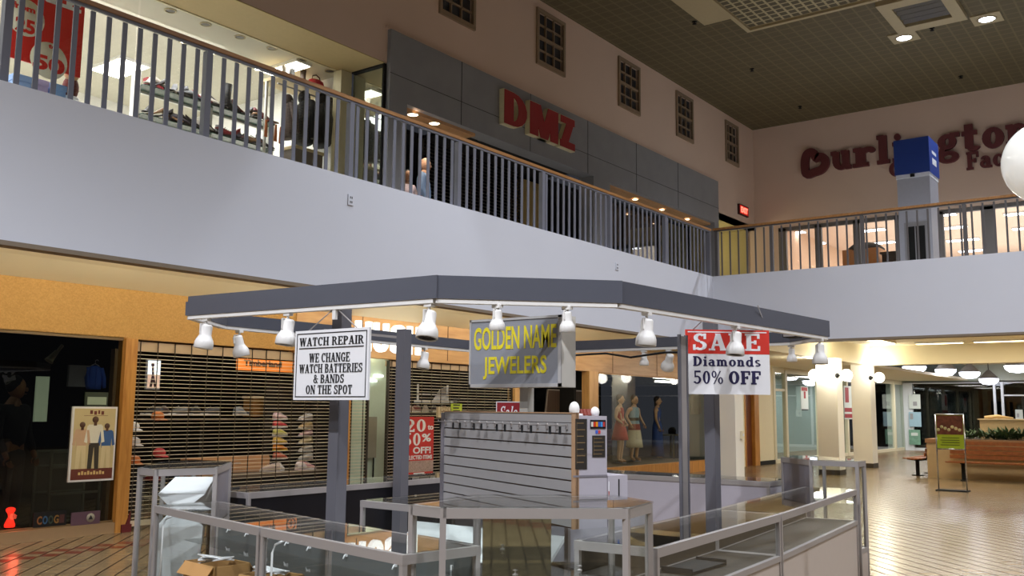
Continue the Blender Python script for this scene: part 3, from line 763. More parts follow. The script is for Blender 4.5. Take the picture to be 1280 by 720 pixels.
# ---- canopy
CP = [(4.1, 5.97), (4.25, 3.74), (5.04, 2.95), (8.22, 2.72), (8.72, 3.2), (8.76, 6.05), (8.22, 6.62), (4.74, 6.45)]
can = thing('kiosk_canopy', 'grey eight sided overhead frame on posts above the jewellery kiosk', 'frame', (6.3, 4.6, 0))
for i in range(8):
    a = CP[i]; b_ = CP[(i+1) % 8]
    hb_ = .14 if i < 3 else .10; zc_ = 2.26+hb_/2
    A = Vector((a[0], a[1], zc_)); B = Vector((b_[0], b_[1], zc_)); e = (B-A).normalized()*.03
    MB().bar(A-e*.0, B+e, .06, hb_).build('beam', M_beam, can)
    MB().bar(Vector((a[0], a[1], 2.247)), Vector((b_[0], b_[1], 2.247)), .05, .026).build('light_track', M_lampw, can)
def post(x, y, zt, w=.09, rz=0):
    M = Matrix.Translation((x, y, 0)) @ Matrix.Rotation(rz, 4, 'Z')
    MB().box(-w/2, -w/2, 0, w/2, w/2, zt, M).build('post', M_post, can)
post(4.36, 4.66, 2.36)
post(5.86, 5.5, 2.27)
pC = at(888.5, 440, 1, 3.2); post(pC.x, 3.2, 2.36)
pD = at(846.5, 418, 1, 3.0); pE = at(855, 418, 1, 3.0)
MB().box(pD.x, 2.98, 0, pD.x+.018, 3.0, pD.z).build('upright', M_post, can)
MB().box(pD.x+.018, 2.985, 0, pE.x, 2.995, pD.z-.01).build('upright_strip', M_alu, can)
MB().box(pE.x, 2.98, 0, pE.x+.02, 3.0, pD.z).build('upright', M_post, can)
for a, b_ in (((4.36, 4.66, 2.2), (4.2, 4.66, 2.28)), ((5.86, 5.5, 2.2), (5.8, 6.42, 2.3)), ((pC.x, 3.2, 2.2), (pC.x+.3, 2.86, 2.3))):
    MB().bar(a, b_, .02).build('brace', M_alu, can)

# ---- track lamps
def track_lamp(label, p, tilt=(0, 0), small=1.0):
    t = thing('track_lamp', label, 'lamp', (p.x, p.y, 2.234), 0, 'white lamps on the kiosk canopy')
    s = small
    MB().box(-.018, -.03, -.02, .018, .03, 0).tube([(0, 0, -.02), (0, 0, -.045*s)], .009, 8).bar((-.045*s, 0, -.04*s), (-.045*s, 0, -.11*s), .006, .016).bar((-.045*s, 0, -.04*s), (0, 0, -.04*s), .016, .006).build('stem', M_lampw, t, False)
    M = Matrix.Translation((0, 0, -.105*s)) @ Matrix.Rotation(tilt[0], 4, 'X') @ Matrix.Rotation(tilt[1], 4, 'Y')
    prof = [(.001, .062), (.030, .062), (.038, .056), (.040, .045), (.041, -.012), (.047, -.026), (.060, -.048), (.066, -.066), (.068, -.108), (.062, -.113), (.058, -.106)]
    MB().lathe([(r*s, z*s) for r, z in prof], (0, 0, 0), 22, M).build('shade', M_lampw, t, False)
    MB().lathe([(.058*s, -.104*s), (.03*s, -.07*s), (.001, -.06*s)], (0, 0, 0), 22, M).lathe([(.03*s, -.082*s), (.022*s, -.095*s), (.001, -.1*s)], (0, 0, 0), 14, M).build('bulb', M_lens, t, False)
    return t
def P3(i, z=2.33): return (CP[i][0], CP[i][1], z)
for i, j, px, tilt, lab in (
    (0, 1, 259, (.1, .08), 'white track lamp at the far left corner of the canopy'),
    (0, 1, 361, (.05, .12), 'white track lamp directly left of the watch repair sign'),
    (0, 1, 537, (-.05, .22), 'white track lamp above the gap between repair sign and yellow lettered box'),
    (1, 2, 622, (.05, -.05), 'white track lamp over the left half of the yellow lettered box'),
    (1, 2, 709, (.05, -.1), 'white track lamp over the right edge of the yellow lettered box'),
    (2, 3, 808, (.05, .05), 'white track lamp midway between yellow lettered box and red sale sign'),
    (2, 3, 919, (.03, .12), 'white track lamp hanging in front of the red sale sign'),
    (2, 3, 1024, (.0, .05), 'white track lamp at the right end of the canopy'),
    (7, 6, 300, (-.1, -.25), 'white track lamp on the rear beam near the left corner'),
    (7, 6, 427, (0, 0), 'white track lamp on the rear beam half hidden by the repair sign'),
    (7, 6, 531, (.05, .15), 'white track lamp on the rear beam right of the second grey post'),
    (5, 4, 805, (0, 0), 'white track lamp on the right beam farthest from the sale sign'),
    (5, 4, 836, (.5, -.4), 'white track lamp tilted outward on the right beam by the twin upright'),
    (4, 3, 989, (0, 0), 'white track lamp seen just right of the red sale sign')):
    p = on_line(P3(i), P3(j), px)
    track_lamp(lab, p, tilt, .72 if px in (622, 709, 805, 989) else 1.0)
t = thing('flood_lamp', 'small silver floodlight under the right end of the canopy', 'lamp', (8.3, 3.05, 2.3))
MB().box(8.22, 2.98, 2.27, 8.38, 3.1, 2.34).build('body', M_darker, t)
MB().slab([(8.215, 2.99, 2.275), (8.215, 3.09, 2.275), (8.215, 3.09, 2.335), (8.215, 2.99, 2.335)], -.006).build('reflector', M_alu, t)
tag(MB().tube([(8.67, 5.7, 2.2), (8.66, 5.2, 2.21), (8.66, 4.9, 2.16), (8.66, 4.5, 2.2), (8.66, 4.1, 2.19), (8.67, 3.7, 2.22)], .012, 6).build('cable', M_darker), 'dark cable sagging along the right beam of the canopy', 'cable')

# ---- hanging signs
M_signw = mat('sign_white', (232, 232, 234), .5, var=.02)
M_ink = mat('sign_black', (22, 22, 24), .5)
t = thing('hanging_sign', 'white watch repair sign with black border hung from the left beam', 'sign', (4.16, 4.54, 1.655))
X0 = 4.155
YL = at(368, 456, 0, X0).y; YR = at(460.5, 456, 0, X0).y
zt = at(414, 411.5, 0, X0).z; zb = at(414, 500, 0, X0).z
MB().box(X0, YR, zb, X0+.018, YL, zt).build('board', M_signw, t)
e = .018
m = MB()
for a in ((YL-e, YR+e, zt-e, zt-e-.006), (YL-e, YR+e, zb+e, zb+e+.006)): m.box(X0-.002, a[0], a[2], X0, a[1], a[3])
for y in (YL-e, YR+e+.006): m.box(X0-.002, y, zb+e, X0, y-.006, zt-e)
m.build('border', M_ink, t)
wS = YL-YR; hS = zt-zb
m = MB()
def line(mb, txt, fx0, fx1, fy0, fy1, face='serif', bold=.02, **k):
    k['bold'] = bold
    letters(mb, txt, (X0, YL-wS*fx0, zt-hS*fy1), (0, -1, 0), (0, 0, 1), wS*(fx1-fx0), hS*(fy1-fy0), .003, face, **k)
line(m, 'WATCH REPAIR', .065, .935, .105, .225)
m.box(X0-.003, YL-wS*.065, zt-hS*.265, X0, YL-wS*.935, zt-hS*.252)
line(m, 'WE CHANGE', .21, .76, .335, .465)
line(m, 'WATCH BATTERIES', .075, .925, .49, .615)
line(m, '& BANDS', .28, .69, .64, .76)
line(m, 'ON THE SPOT', .18, .80, .79, .915)
m.build('lettering', M_ink, t)
m = MB(); ya = on_line(P3(0), P3(1), 421).y
m.tube([(X0+.01, YL-.12, zt), (4.19, ya, 2.25)], .004, 6).build('wire', M_alu, t); m = MB().tube([(X0+.01, YR+.12, zt), (4.19, ya, 2.25)], .004, 6).build('wire', M_alu, t); m = MB().box(4.175, ya-.015, 2.17, 4.195, ya+.015, 2.25)
m.build('hanger', M_lampw, t)

# ---- yellow lettered light box on its pole
X1 = 4.9
YL = at(586.5, 440, 0, X1).y; YR = at(701, 440, 0, X1).y
zt = at(640, 397, 0, X1).z; zb = at(640, 484, 0, X1).z
X2 = at(719.5, 440, 1, YR).x
t = thing('sign_box', 'grey light box with yellow jeweller lettering on a pole in the kiosk', 'sign', (X1, (YL+YR)/2, zb))
MB().box(X1+.012, YR, zb, X2, YL, zt).build('case', mat('case_pale', (206, 203, 194), .4), t)
m = MB(); e = .022
m.box(X1, YR, zb, X1+.012, YL, zb+e).box(X1, YR, zt-e*.7, X1+.012, YL, zt).box(X1, YR, zb, X1+.012, YR+e, zt).box(X1, YL-e*.6, zb, X1+.012, YL, zt)
m.build('face_frame', mat('face_frame', (186, 184, 182), .4, .3), t)
MB().box(X1+.006, YR+e, zb+e, X1+.012, YL-e*.6, zt-e*.7).build('face', mat('face_grey', (136, 138, 144), .45), t)
m = MB(); wS = YL-YR; hS = zt-zb
letters(m, 'GOLDEN NAME', (X1+.006, YL-wS*.05, zt-hS*.455), (0, -1, 0), (0, 0, 1), wS*.9, hS*.335, .003, 'sans', .018)
letters(m, 'JEWELERS', (X1+.006, YL-wS*.16, zt-hS*.885), (0, -1, 0), (0, 0, 1), wS*.69, hS*.33, .003, 'sans', .018)
m.build('lettering', mat('sign_yellow', (218, 202, 40), .5), t)
yp = on_line((X1+.15, YL, 1.7), (X1+.15, YR, 1.7), 658.5).y
MB().box(X1+.115, yp-.032, 1.0, X1+.185, yp+.032, zb).build('pole', mat('case_pale', (206, 203, 194), .4), t)

# ---- red and white sale sign
def dep(px, py, d): return CAM+ray(px, py)*d
D = 7.13
A = dep(857, 492.5, D); B = dep(962.5, 494.5, D+.03); Cc = dep(860.5, 411, D)
u = (B-A); u.z = 0; wS = u.length; u.normalize(); v = Vector((0, 0, 1)); hS = Cc.z-A.z; nrm = u.cross(v)
t = thing('hanging_sign', 'red and white diamonds sale sign hung from the right beam', 'sign', A)
def panel(a, b_, c, d, m_, name, off=0.0, th=.012):
    q = [A+u*(wS*a)+v*(hS*c)+nrm*off, A+u*(wS*b_)+v*(hS*c)+nrm*off, A+u*(wS*b_)+v*(hS*d)+nrm*off, A+u*(wS*a)+v*(hS*d)+nrm*off]
    return MB().slab(q, th).build(name, m_, t)
panel(0, 1, 0, 1, M_signw, 'board')
panel(0.0, 1, .625, 1, mat('sale_red', (206, 52, 40), .5), 'red_band', .012, .002)
panel(.03, .97, .955, .972, M_signw, 'white_line', .0135, .002)
m = MB()
letters(m, 'SALE', A+u*(wS*.09)+v*(hS*.68)+nrm*.014, u, v, wS*.8, hS*.26, .003, 'serif', .05)
m.build('white_lettering', M_signw, t)
m = MB()
letters(m, 'Diamonds', A+u*(wS*.09)+v*(hS*.435)+nrm*.012, u, v, wS*.8, hS*.15, .003, 'serif', .05)
letters(m, '50%', A+u*(wS*.09)+v*(hS*.16)+nrm*.012, u, v, wS*.35, hS*.2, .003, 'serif', .02)
letters(m, 'OFF', A+u*(wS*.51)+v*(hS*.16)+nrm*.012, u, v, wS*.38, hS*.2, .003, 'serif', .07)
m.build('navy_lettering', mat('sign_navy', (36, 32, 74), .5), t)
pc = A+u*(wS*.5)+v*hS
m = MB()
q = on_line(P3(2), P3(3), 957); m.tube([A+u*(wS*.9)+v*hS, Vector((q.x, q.y, 2.25)), Vector((q.x-.25, q.y-.04, 2.405))], .004, 6); m.build('wire', M_alu, t); m = MB()
q = on_line(P3(2), P3(3), 880); m.tube([A+u*(wS*.1)+v*hS, Vector((q.x, q.y, 2.25))], .004, 6)
m.build('wire', M_alu, t)

# ---- slat wall unit with its side cabinet
hd = math.radians(64.6); su = Vector((-math.cos(hd), -math.sin(hd), 0)); sn = Vector((math.sin(hd), -math.cos(hd), 0))   # right along the face / away from the face
sn = Vector((math.sin(hd), -math.cos(hd), 0)); 
L0 = dep(552, 521, 6.3); L0.z = 0
lo, hi = .2, 2.0
for _ in range(40):
    md = (lo+hi)/2
    if proj_x(L0+su*md+Vector((0, 0, 1.4))) < 716.5: lo = md
    else: hi = md
SWW = lo
inward = Vector((-su.y, su.x, 0))
if inward.dot(_f) < 0: inward = -inward
def sw(x, y, z): return L0+su*x+inward*y+Vector((0, 0, z))
ZS0, ZS1 = 1.007, 1.592
t = thing('slat_wall', 'grey slat wall unit with metal hooks standing on the island counter', 'slat wall', (L0.x, L0.y, ZS0))
def swbox(mb, x0, x1, y0, y1, z0, z1):
    vs = [sw(x, y, z) for z in (z0, z1) for x, y in ((x0, y0), (x1, y0), (x1, y1), (x0, y1))]
    return mb.add(vs, ((3, 2, 1, 0), (4, 5, 6, 7), (0, 1, 5, 4), (1, 2, 6, 5), (2, 3, 7, 6), (3, 0, 4, 7)))
edge = .05
m = MB(); nsl = 9; ph = (ZS1-.055-ZS0)/nsl
for k in range(nsl): swbox(m, edge, SWW-.012, 0, .014, ZS0+k*ph+.008, ZS0+(k+1)*ph)
swbox(m, edge, SWW-.012, 0, .014, ZS1-.052, ZS1-.006)
m.build('slat_panel', mat('slat_grey', (150, 147, 146), .55, var=.05), t)
m = MB(); swbox(m, .03, SWW, .014, .03, ZS0, ZS1); m.build('groove_backing', mat('groove_brown', (96, 66, 42), .7), t)
m = MB(); swbox(m, 0, edge, -.004, .05, ZS0, ZS1-.01); m.build('edge_strip', M_lamg, t)
m = MB(); swbox(m, 0, SWW, -.004, .035, ZS1-.006, ZS1); swbox(m, SWW-.012, SWW, -.004, .035, ZS0, ZS1); m.build('wood_edge', mat('particle_edge', (166, 132, 100), .7), t)
zh = ZS1-.068
for k in range(16):
    x = edge+.03+(SWW-edge-.09)*k/15
    h = MB(); h.tube([sw(x, -.004, zh), sw(x, -.055, zh), sw(x, -.06, zh+.01)], .0035, 6); swbox(h, x-.009, x+.009, -.006, 0, zh-.02, zh+.008)
    h.build('hook', M_alu, t)
    if k % 3 != 1:
        g = MB(); swbox(g, x-.011, x+.011, -.045, -.042, zh-.045, zh-.004); g.build('price_tag', M_darker, t)
# side cabinet attached behind the right edge
W2 = on_line(sw(SWW, 0, 1.3), sw(SWW, .9, 1.3), 759); d2 = (W2-sw(SWW, 0, 1.3)).length
t = thing('card_cabinet', 'white cabinet with black notices and card stickers beside the slat wall', 'cabinet', sw(SWW, .1, ZS0))
m = MB(); swbox(m, SWW-.25, SWW-.002, .036, d2, ZS0, 1.575); m.build('body', M_lamw, t)
def side(name, a, b_, z0, z1, m_, out=.003):
    q = MB(); swbox(q, SWW-.002, SWW-.002+out, d2*a, d2*b_, z0, z1); return q.build(name, m_, t)
M_notice = mat('notice_dark', (44, 40, 36), .5, var=.3, scale=30)
side('notice', .06, .40, 1.305, 1.56, M_notice); side('notice', .56, .94, 1.365, 1.475, M_notice)
side('sticker_strip', .50, .96, 1.51, 1.555, mat('strip_black', (24, 24, 34), .4))
for k, c in enumerate(((216, 210, 200), (206, 60, 40), (226, 150, 40), (60, 90, 190), (70, 150, 210), (190, 60, 60))):
    side('sticker', .52+.07*k, .575+.07*k, 1.52, 1.545, mat('sticker%d' % k, c, .4), .006)
side('sticker', .66, .72, 1.485, 1.502, mat('sticker_blue', (70, 100, 200), .4)); side('sticker', .74, .80, 1.485, 1.502, mat('sticker_red', (210, 70, 70), .4))
q = MB()
for k in range(7):
    zz = 1.54-.033*k; swbox(q, SWW+.001, SWW+.002, d2*.1, d2*(.34 if k % 2 else .3), zz-.004, zz)
for k in range(5):
    zz = 1.462-.02*k; swbox(q, SWW+.001, SWW+.002, d2*.6, d2*(.9 if k % 2 else .84), zz-.003, zz)
swbox(q, SWW+.0008, SWW+.0012, d2*.098, d2*.104, 1.33, 1.545); swbox(q, SWW+.0008, SWW+.0012, d2*.1, d2*.62, 1.3795, 1.3805); swbox(q, SWW+.0008, SWW+.0012, d2*.598, d2*.604, 1.375, 1.47)  # thin spines joining the text lines into one piece, not printed text
q.build('lettering', mat('notice_tan', (128, 104, 70), .6), t)
side('seam', .0, 1.0, 1.265, 1.275, M_lamg)
# lower box with payment stickers
A2 = sw(SWW-.1, d2*1.2, 0)
t = thing('card_box', 'low white box with payment stickers right of the white cabinet', 'box', (A2.x, A2.y, ZS0))
m = MB(); swbox(m, SWW-.2, SWW-.002, d2+.004, d2*1.62, ZS0, 1.27); m.build('body', M_lamw, t)
def front(name, a, b_, z0, z1, m_, y=.55):
    q = MB(); swbox(q, SWW-.002, SWW+.001, d2*(a+.46), d2*(b_*.9+.36), z0, z1); return q.build(name, m_, t)
front('sticker', .60, .76, 1.19, 1.24, M_signw); front('sticker', .60, .76, 1.12, 1.19, mat('sticker_orange', (170, 70, 40), .4)); front('sticker', .60, .76, 1.07, 1.11, M_signw)
front('sticker', .88, 1.12, 1.15, 1.25, M_darker); front('sticker', .90, 1.06, 1.07, 1.13, mat('sticker_sky', (80, 120, 190), .4))
# things on top of the cabinet
c0 = sw(SWW-.07, d2*.24, 1.576)
t = thing('card_terminal', 'curved white card terminal on top of the white cabinet', 'terminal', c0)
MB().ball(c0+Vector((0, 0, .034)), .03, 14, 8, (.8, 1, 1.3)).build('shell', M_lampw, t)
MB().lathe([(.001, 0), (.045, 0), (.045, .01), (.001, .012)], c0, 16).build('foot', M_lampw, t)
for k in range(4):
    p = sw(SWW-.07, d2*(.42+.1*k), 1.576)
    tag(MB().box(-.004, -.02, .002, .004, .02, .036, Matrix.Translation(p) @ Matrix.Rotation(hd+.3, 4, 'Z') @ Matrix.Rotation(.35, 4, 'Y')).build('watch_box', mat('red_brown_box', (130, 60, 48), .5)),
        'reddish brown small box leaning in a row on top of the white cabinet', 'box', 'row of small brown boxes on the cabinet')
p = sw(SWW-.07, d2*.86, 1.576)
tag(MB().lathe([(.001, 0), (.02, 0), (.024, .02), (.02, .036), (.008, .046), (.001, .047)], p, 14).build('white_bust', M_lampw), 'small white jewellery bust at the right end of the cabinet top', 'bust')
# red sale card behind the slat wall
A3 = dep(620, 524, 6.75); B3 = dep(652, 524, 6.75); u3 = B3-A3; u3.z = 0; w3 = u3.length; u3.normalize(); n3 = u3.cross(Vector((0, 0, 1)))
h3 = dep(636, 502, 6.75).z-A3.z
t = thing('sale_card', 'small red sale card behind the top of the slat wall', 'sign', (A3.x, A3.y, 1.2))
Z = Vector((0, 0, 1))
MB().slab([A3-Z*.3, A3+u3*w3-Z*.3, A3+u3*w3+Z*h3, A3+Z*h3], .01).build('card', mat('card_red', (140, 28, 36), .5), t)
m = MB(); e = .006
for a, b_, c, d in ((0, w3, h3-e, h3), (0, e, -.3, h3), (w3-e, w3, -.3, h3)):
    m.slab([A3+u3*a+Z*c+n3*.01, A3+u3*b_+Z*c+n3*.01, A3+u3*b_+Z*d+n3*.01, A3+u3*a+Z*d+n3*.01], .002)
m.build('white_rim', M_signw, t)
m = MB(); letters(m, 'Sale', A3+u3*(w3*.12)+Z*(h3*.12)+n3*.011, u3, Z, w3*.68, h3*.62, .002, 'serif', slant=.2); m.build('lettering', M_signw, t)
# ------------------------------------------------------------------ railings
M_bal = mat('baluster_grey', (118, 120, 132), .5, var=.03)
def railing(label, a, b_, first, pitch, n, posts, hb=(.027, .008), hp=.04, M_bal=M_bal):
    """a,b_: ends on the parapet centre line; balusters every pitch from first along it"""
    t = thing('railing', label, 'railing', (a[0], a[1], 4.64))
    A = Vector((a[0], a[1], 0)); B = Vector((b_[0], b_[1], 0)); u = (B-A).normalized(); L = (B-A).length
    m = MB()
    m.bar(A-u*.03+Vector((0, 0, 5.735)), B+u*.03+Vector((0, 0, 5.735)), .06, .05)
    m.build('handrail', M_rail, t)
    MB().bar(A+Vector((0, 0, 5.695)), B+Vector((0, 0, 5.695)), .035, .03).build('top_channel', M_bal, t)
    for s in posts:
        p = A+u*s; w = hp
        MB().box(p.x-w, p.y-w, 4.64, p.x+w, p.y+w, 5.67).build('post', M_bal, t)
    proto = None
    for k in range(n):
        s = first+pitch*k
        if s > L or any(abs(s-q) < .07 for q in posts): continue
        p = A+u*s
        if proto is None:
            proto = MB().box(-hb[0], -hb[1], 0, hb[0], hb[1], 1.02).build('baluster', M_bal, None); proto.parent = t; o = proto
        else:
            o = proto.copy(); COL.objects.link(o)
        o.location = (p.x-a[0], p.y-a[1], 0.005)
    return t
railing('long balcony railing with oak handrail above the left white parapet', (3.4, 9.1), (19.75, 9.1), .06, .18, 92, (.65, 2.9, 5.15, 7.4, 9.65, 11.9, 14.15, 16.3))
railing('shorter balcony railing with oak handrail above the far white parapet', (19.78, 9.0), (19.78, -2.0), .18, .2, 60, (.06, 1.35, 3.3, 5.25, 7.2, 9.1), (.007, .018), .035, mat('far_baluster', (96, 92, 92), .5))  # far balusters coloured darker to read as silhouettes against the lit shop

# ------------------------------------------------------------------ ceiling fittings
def downlight(label, p, r, plate=0.0, strength=14, m_=None, group=None, cat='downlight'):
    t = thing('downlight', label, cat, p, 0, group)
    z = 0
    if plate: MB().box(-plate/2, -plate/2, -.03, plate/2, plate/2, 0).build('plate', M_trimc, t, False); z = -.03
    MB().lathe([(r*1.25, z), (r*1.25, z-.012), (r, z-.015), (r*.96, z-.002)], (0, 0, 0), 24).build('trim_ring', M_trimc, t, False)
    MB().lathe([(r*.97, z-.006), (r*.5, z-.012), (.001, z-.014)], (0, 0, 0), 24).build('lens', m_ or emit('lens_cool', (226, 236, 255), strength), t, False)
    return t
downlight('square framed bright downlight in the dark ceiling, left of the two', (23.1, 5.5, 10.62), .17, .62, 18)
downlight('square framed bright downlight in the dark ceiling, right of the two', (23.05, 3.68, 10.62), .17, .62, 18)
t = thing('ceiling_vent', 'large cream framed air vent in the dark ceiling', 'vent', (21.5, 4.5, 10.62))
m = MB()
for a in ((20.7, 4.0, 21.05, 5.5), (22.25, 4.0, 22.6, 5.5), (21.05, 4.0, 22.25, 4.25), (21.05, 5.25, 22.25, 5.5)): m.box(a[0], a[1], 10.5, a[2], a[3], 10.62)
m.build('frame', M_trimc, t)
MB().box(21.05, 4.25, 10.6, 22.25, 5.25, 10.618).build('opening', M_darker, t)
m = MB()
for k in range(4): m.slab([(21.15+.28*k, 4.25, 10.59), (21.15+.28*k, 5.25, 10.59), (21.27+.28*k, 5.25, 10.53), (21.27+.28*k, 4.25, 10.53)], .01)
m.build('vane', mat('vane_grey', (96, 92, 82), .5), t)
for k, (px, py) in enumerate(((868, 27), (940, 86), (1000, 133), (1165, 35), (1201, 95))):
    q = at(px, py, 2, 10.62)
    tag(MB().lathe([(.001, -.07), (.05, -.065), (.05, -.055), (.018, -.04), (.018, -.015), (.06, -.01), (.06, 0)], (q.x, q.y, 10.62), 12).build('sprinkler', M_darker),
        'tiny dark sprinkler head dotted on the brown ceiling', 'sprinkler', 'ceiling sprinklers')

# ------------------------------------------------------------------ wall outlets on the parapet
for px, py, lab in ((438, 250, 'small white socket plate on the long parapet below the shoe shop'), (771, 333, 'small white socket plate on the parapet above the sale sign')):
    q = at(px, py, 1, 9.0)
    t = thing('socket', lab, 'socket', q)
    MB().box(q.x-.05, 8.985, q.z-.07, q.x+.05, 9.0, q.z+.07).build('plate', M_white, t)
    m = MB()
    for dz in (.03, -.03): m.box(q.x-.02, 8.982, q.z+dz-.014, q.x-.008, 8.985, q.z+dz+.014).box(q.x+.008, 8.982, q.z+dz-.014, q.x+.02, 8.985, q.z+dz+.014)
    m.build('slots', M_ink, t)

# ------------------------------------------------------------------ big red letters on the grey fascia
M_red = mat('letter_red', (158, 30, 30), .45)
M_cret = mat('letter_return', (226, 216, 178), .5)
t = thing('shop_sign', 'large red block letters with cream sides on the upper grey fascia', 'sign', (16.1, F0, 7.4))
for ch, x0, x1 in (('δ', 14.82, 15.6), ('μ', 15.72, 16.78), ('ζ', 16.86, 17.46)):
    b_ = MB(); letters(b_, ch, (x0, F0-.115, 7.40), (1, 0, 0), (0, 0, 1), x1-x0, .71, .012, 'serif')
    lo_ = b_.build('letter', M_red, t)
    r_ = MB(); letters(r_, ch, (x0-.015, F0-.002, 7.385), (1, 0, 0), (0, 0, 1), x1-x0+.03, .74, .11, 'serif')
    r_.build('letter_return', M_cret, lo_)

# ------------------------------------------------------------------ script letters of the far shop, brown on the back wall
M_brown = mat('letter_brown', (104, 48, 50), .6)
XB = 28.3
t = thing('shop_sign', 'big dark brown lettering with heart shaped initial on the far upper wall', 'sign', (XB, 7, 8.4))
zb0 = at(1105, 204.5, 0, XB).z; XH = .80
def yat(px, py=205): return at(px, py, 0, XB).y
for ch, p0, p1 in (('u', 1040, 1065.5), ('r', 1067, 1096), ('l', 1097.5, 1113.5), ('i', 1117, 1131), ('n', 1133, 1170), ('g', 1172.5, 1202), ('t', 1204.5, 1227.5), ('o', 1230, 1258), ('n', 1260, 1292)):
    y0 = yat(p0); y1 = yat(p1)
    m = MB(); letters(m, ch, (XB-.02, y0, zb0), (0, -1, 0), (0, 0, 1), y0-y1, .82, .1, 'serif', .09); m.build('letter', M_brown, t)
# the initial: a thick loop closing round a heart
def ribbon(mb, pts, w, o, u, v, dep_, closed=True):
    n = len(pts); o = Vector(o); u = Vector(u); v = Vector(v); nn = u.cross(v)
    P = [Vector((a, b)) for a, b in pts]; out = []; inn = []
    for i in range(n):
        d = (P[(i+1) % n]-P[i-1]).normalized(); nr = Vector((-d.y, d.x)); ww = w[i] if isinstance(w, list) else w
        out.append(P[i]+nr*ww/2); inn.append(P[i]-nr*ww/2)
    for i in range(n if closed else n-1):
        j = (i+1) % n
        q = [out[i], inn[i], inn[j], out[j]]
        f = [o+u*a.x+v*a.y+nn*dep_ for a in q]; b_ = [o+u*a.x+v*a.y for a in q]
        mb.add(f+b_, ((0, 1, 2, 3), (7, 6, 5, 4), (0, 4, 5, 1), (1, 5, 6, 2), (2, 6, 7, 3), (3, 7, 4, 0)))
wB = yat(1005)-yat(1038)
def smooth(p, k=3):
    for _ in range(k):
        q = []
        for i in range(len(p)):
            a, b_ = p[i], p[(i+1) % len(p)]
            q += [(a[0]*.75+b_[0]*.25, a[1]*.75+b_[1]*.25), (a[0]*.25+b_[0]*.75, a[1]*.25+b_[1]*.75)]
        p = q
    return p
loop = smooth([(.10, -.02), (.06, .30), (.10, .62), (.26, .74), (.46, .66), (.50, .46), (.62, .54), (.80, .48), (.88, .30), (.72, .10), (.44, .06)], 2)
m = MB(); ribbon(m, [(a*wB, b_*.98) for a, b_ in loop], .25, (XB-.02, yat(1005), zb0-.04), (0, -1, 0), (0, 0, 1), .1)
m.build('letter', M_brown, t)
for wd, p0, p1, py, h in (('Coat', 1112, 1169, 220, .42), ('Factory', 1208.5, 1320, 211, .48)):
    zz = at(p0, py+2, 0, XB).z; W_ = yat(p0)-yat(p1)
    tot = sum(GL[c][0]+.05 for c in wd); y = yat(p0)
    for c in wd:
        w_ = GL[c][0]/tot*W_
        m = MB(); letters(m, c, (XB-.02, y, zz), (0, -1, 0), (0, 0, 1), w_, h, .08, 'serif', .08); m.build('letter', M_brown, t)
        y -= (GL[c][0]+.05)/tot*W_

# exit sign
p = at(921, 256.5, 1, U); q = at(933.5, 266, 1, U)
t = thing('exit_sign', 'small lit red exit sign on the upper corner wall', 'sign', (p.x, U, q.z))
MB().box(26.95, U-.07, 7.64, 27.65, U, 7.96).build('housing', mat('exit_housing', (60, 24, 22), .6), t)
MB().box(26.98, U-.076, 7.67, 27.62, U-.07, 7.93).build('face', emit('exit_face', (150, 24, 18), .9), t)
m = MB(); letters(m, 'EXIT', (27.04, U-.077, 7.71), (1, 0, 0), (0, 0, 1), .52, .18, .006, 'sans', .05)
m.build('lettering', emit('exit_red', (255, 110, 90), 2.0), t)

# ------------------------------------------------------------------ upper entrance: lights, grille, people
for k, (px, py, lab) in enumerate(((516, 143, 'small lit downlight at the left end of the upper entrance soffit'), (543, 154, 'brightest downlight in the upper entrance soffit'))):
    q = at(px, py, 2, 7.0); downlight(lab, q, .1, 0, 8, emit('lens_warm', (255, 226, 190), 9))
    spot((q.x, q.y, 6.95), 40, 120, (1, .85, .65))
for k, (px, py, lab) in enumerate(((708, 213, 'lit downlight over the dark grille, farthest right'), (757, 235, 'lit downlight first right of the middle grey pilaster'), (794, 249, 'second downlight right of the middle grey pilaster'), (827, 262, 'third downlight right of the middle grey pilaster'), (859, 274, 'downlight nearest the far corner of the upper shop'))):
    q = at(px, py, 2, 6.99 if k else 7.19); downlight(lab, q, .075, 0, 8, emit('lens_warm', (255, 226, 190), 9))
for k, (px, py) in enumerate(((604, 174), (658, 194))):
    q = at(px, py, 2, 7.19); downlight('unlit downlight ring in the dark soffit above the grille, %s one' % ('left' if k == 0 else 'right'), q, .1, 0, 0, M_lens)

def gate(label, x0, x1, z0, z1, Y, pitch, link, rod=.008, m_=None, top=0.0):
    t = thing('security_grille', label, 'roller grille', (x0, Y, z0))
    m_ = m_ or mat('grille_metal', (232, 216, 188), .5)
    m = MB(); z = z0+.05
    while z < z1-top:
        m.box(x0, Y-rod/2, z-rod/2, x1, Y+rod/2, z+rod/2); z += pitch
    m.build('rods', m_, t)
    m = MB(); x = x0+link*.4; k = 0
    while x < x1:
        m.box(x-.005, Y-rod*.8, z0, x+.005, Y+rod*.8, z1); x += link; k += 1
    m.build('links', mat('grille_link', (72, 62, 50), .5, .3), t)
    MB().box(x0, Y-.02, z0, x1, Y+.02, z0+.07).build('bottom_bar', m_, t)
    for gx in (x0, x1-.03): MB().box(gx, Y-.03, z0, gx+.03, Y+.03, z1).build('guide', mat('grille_guide', (60, 52, 44), .5), t)
    if top: MB().box(x0, Y+.02, z1-top, x1, Y+.06, z1).build('top_band', mat('grille_band', (196, 170, 138), .6), t)
    return t
gate('dark closed roller grille of the upper grey fronted shop', 14.2, 17.7, 4.5, 7.2, 12.95, .075, .3, .018, mat('dark_grille', (70, 68, 62), .4, .5))
w = sthing('window_13', (22, 12.2, 4.5))
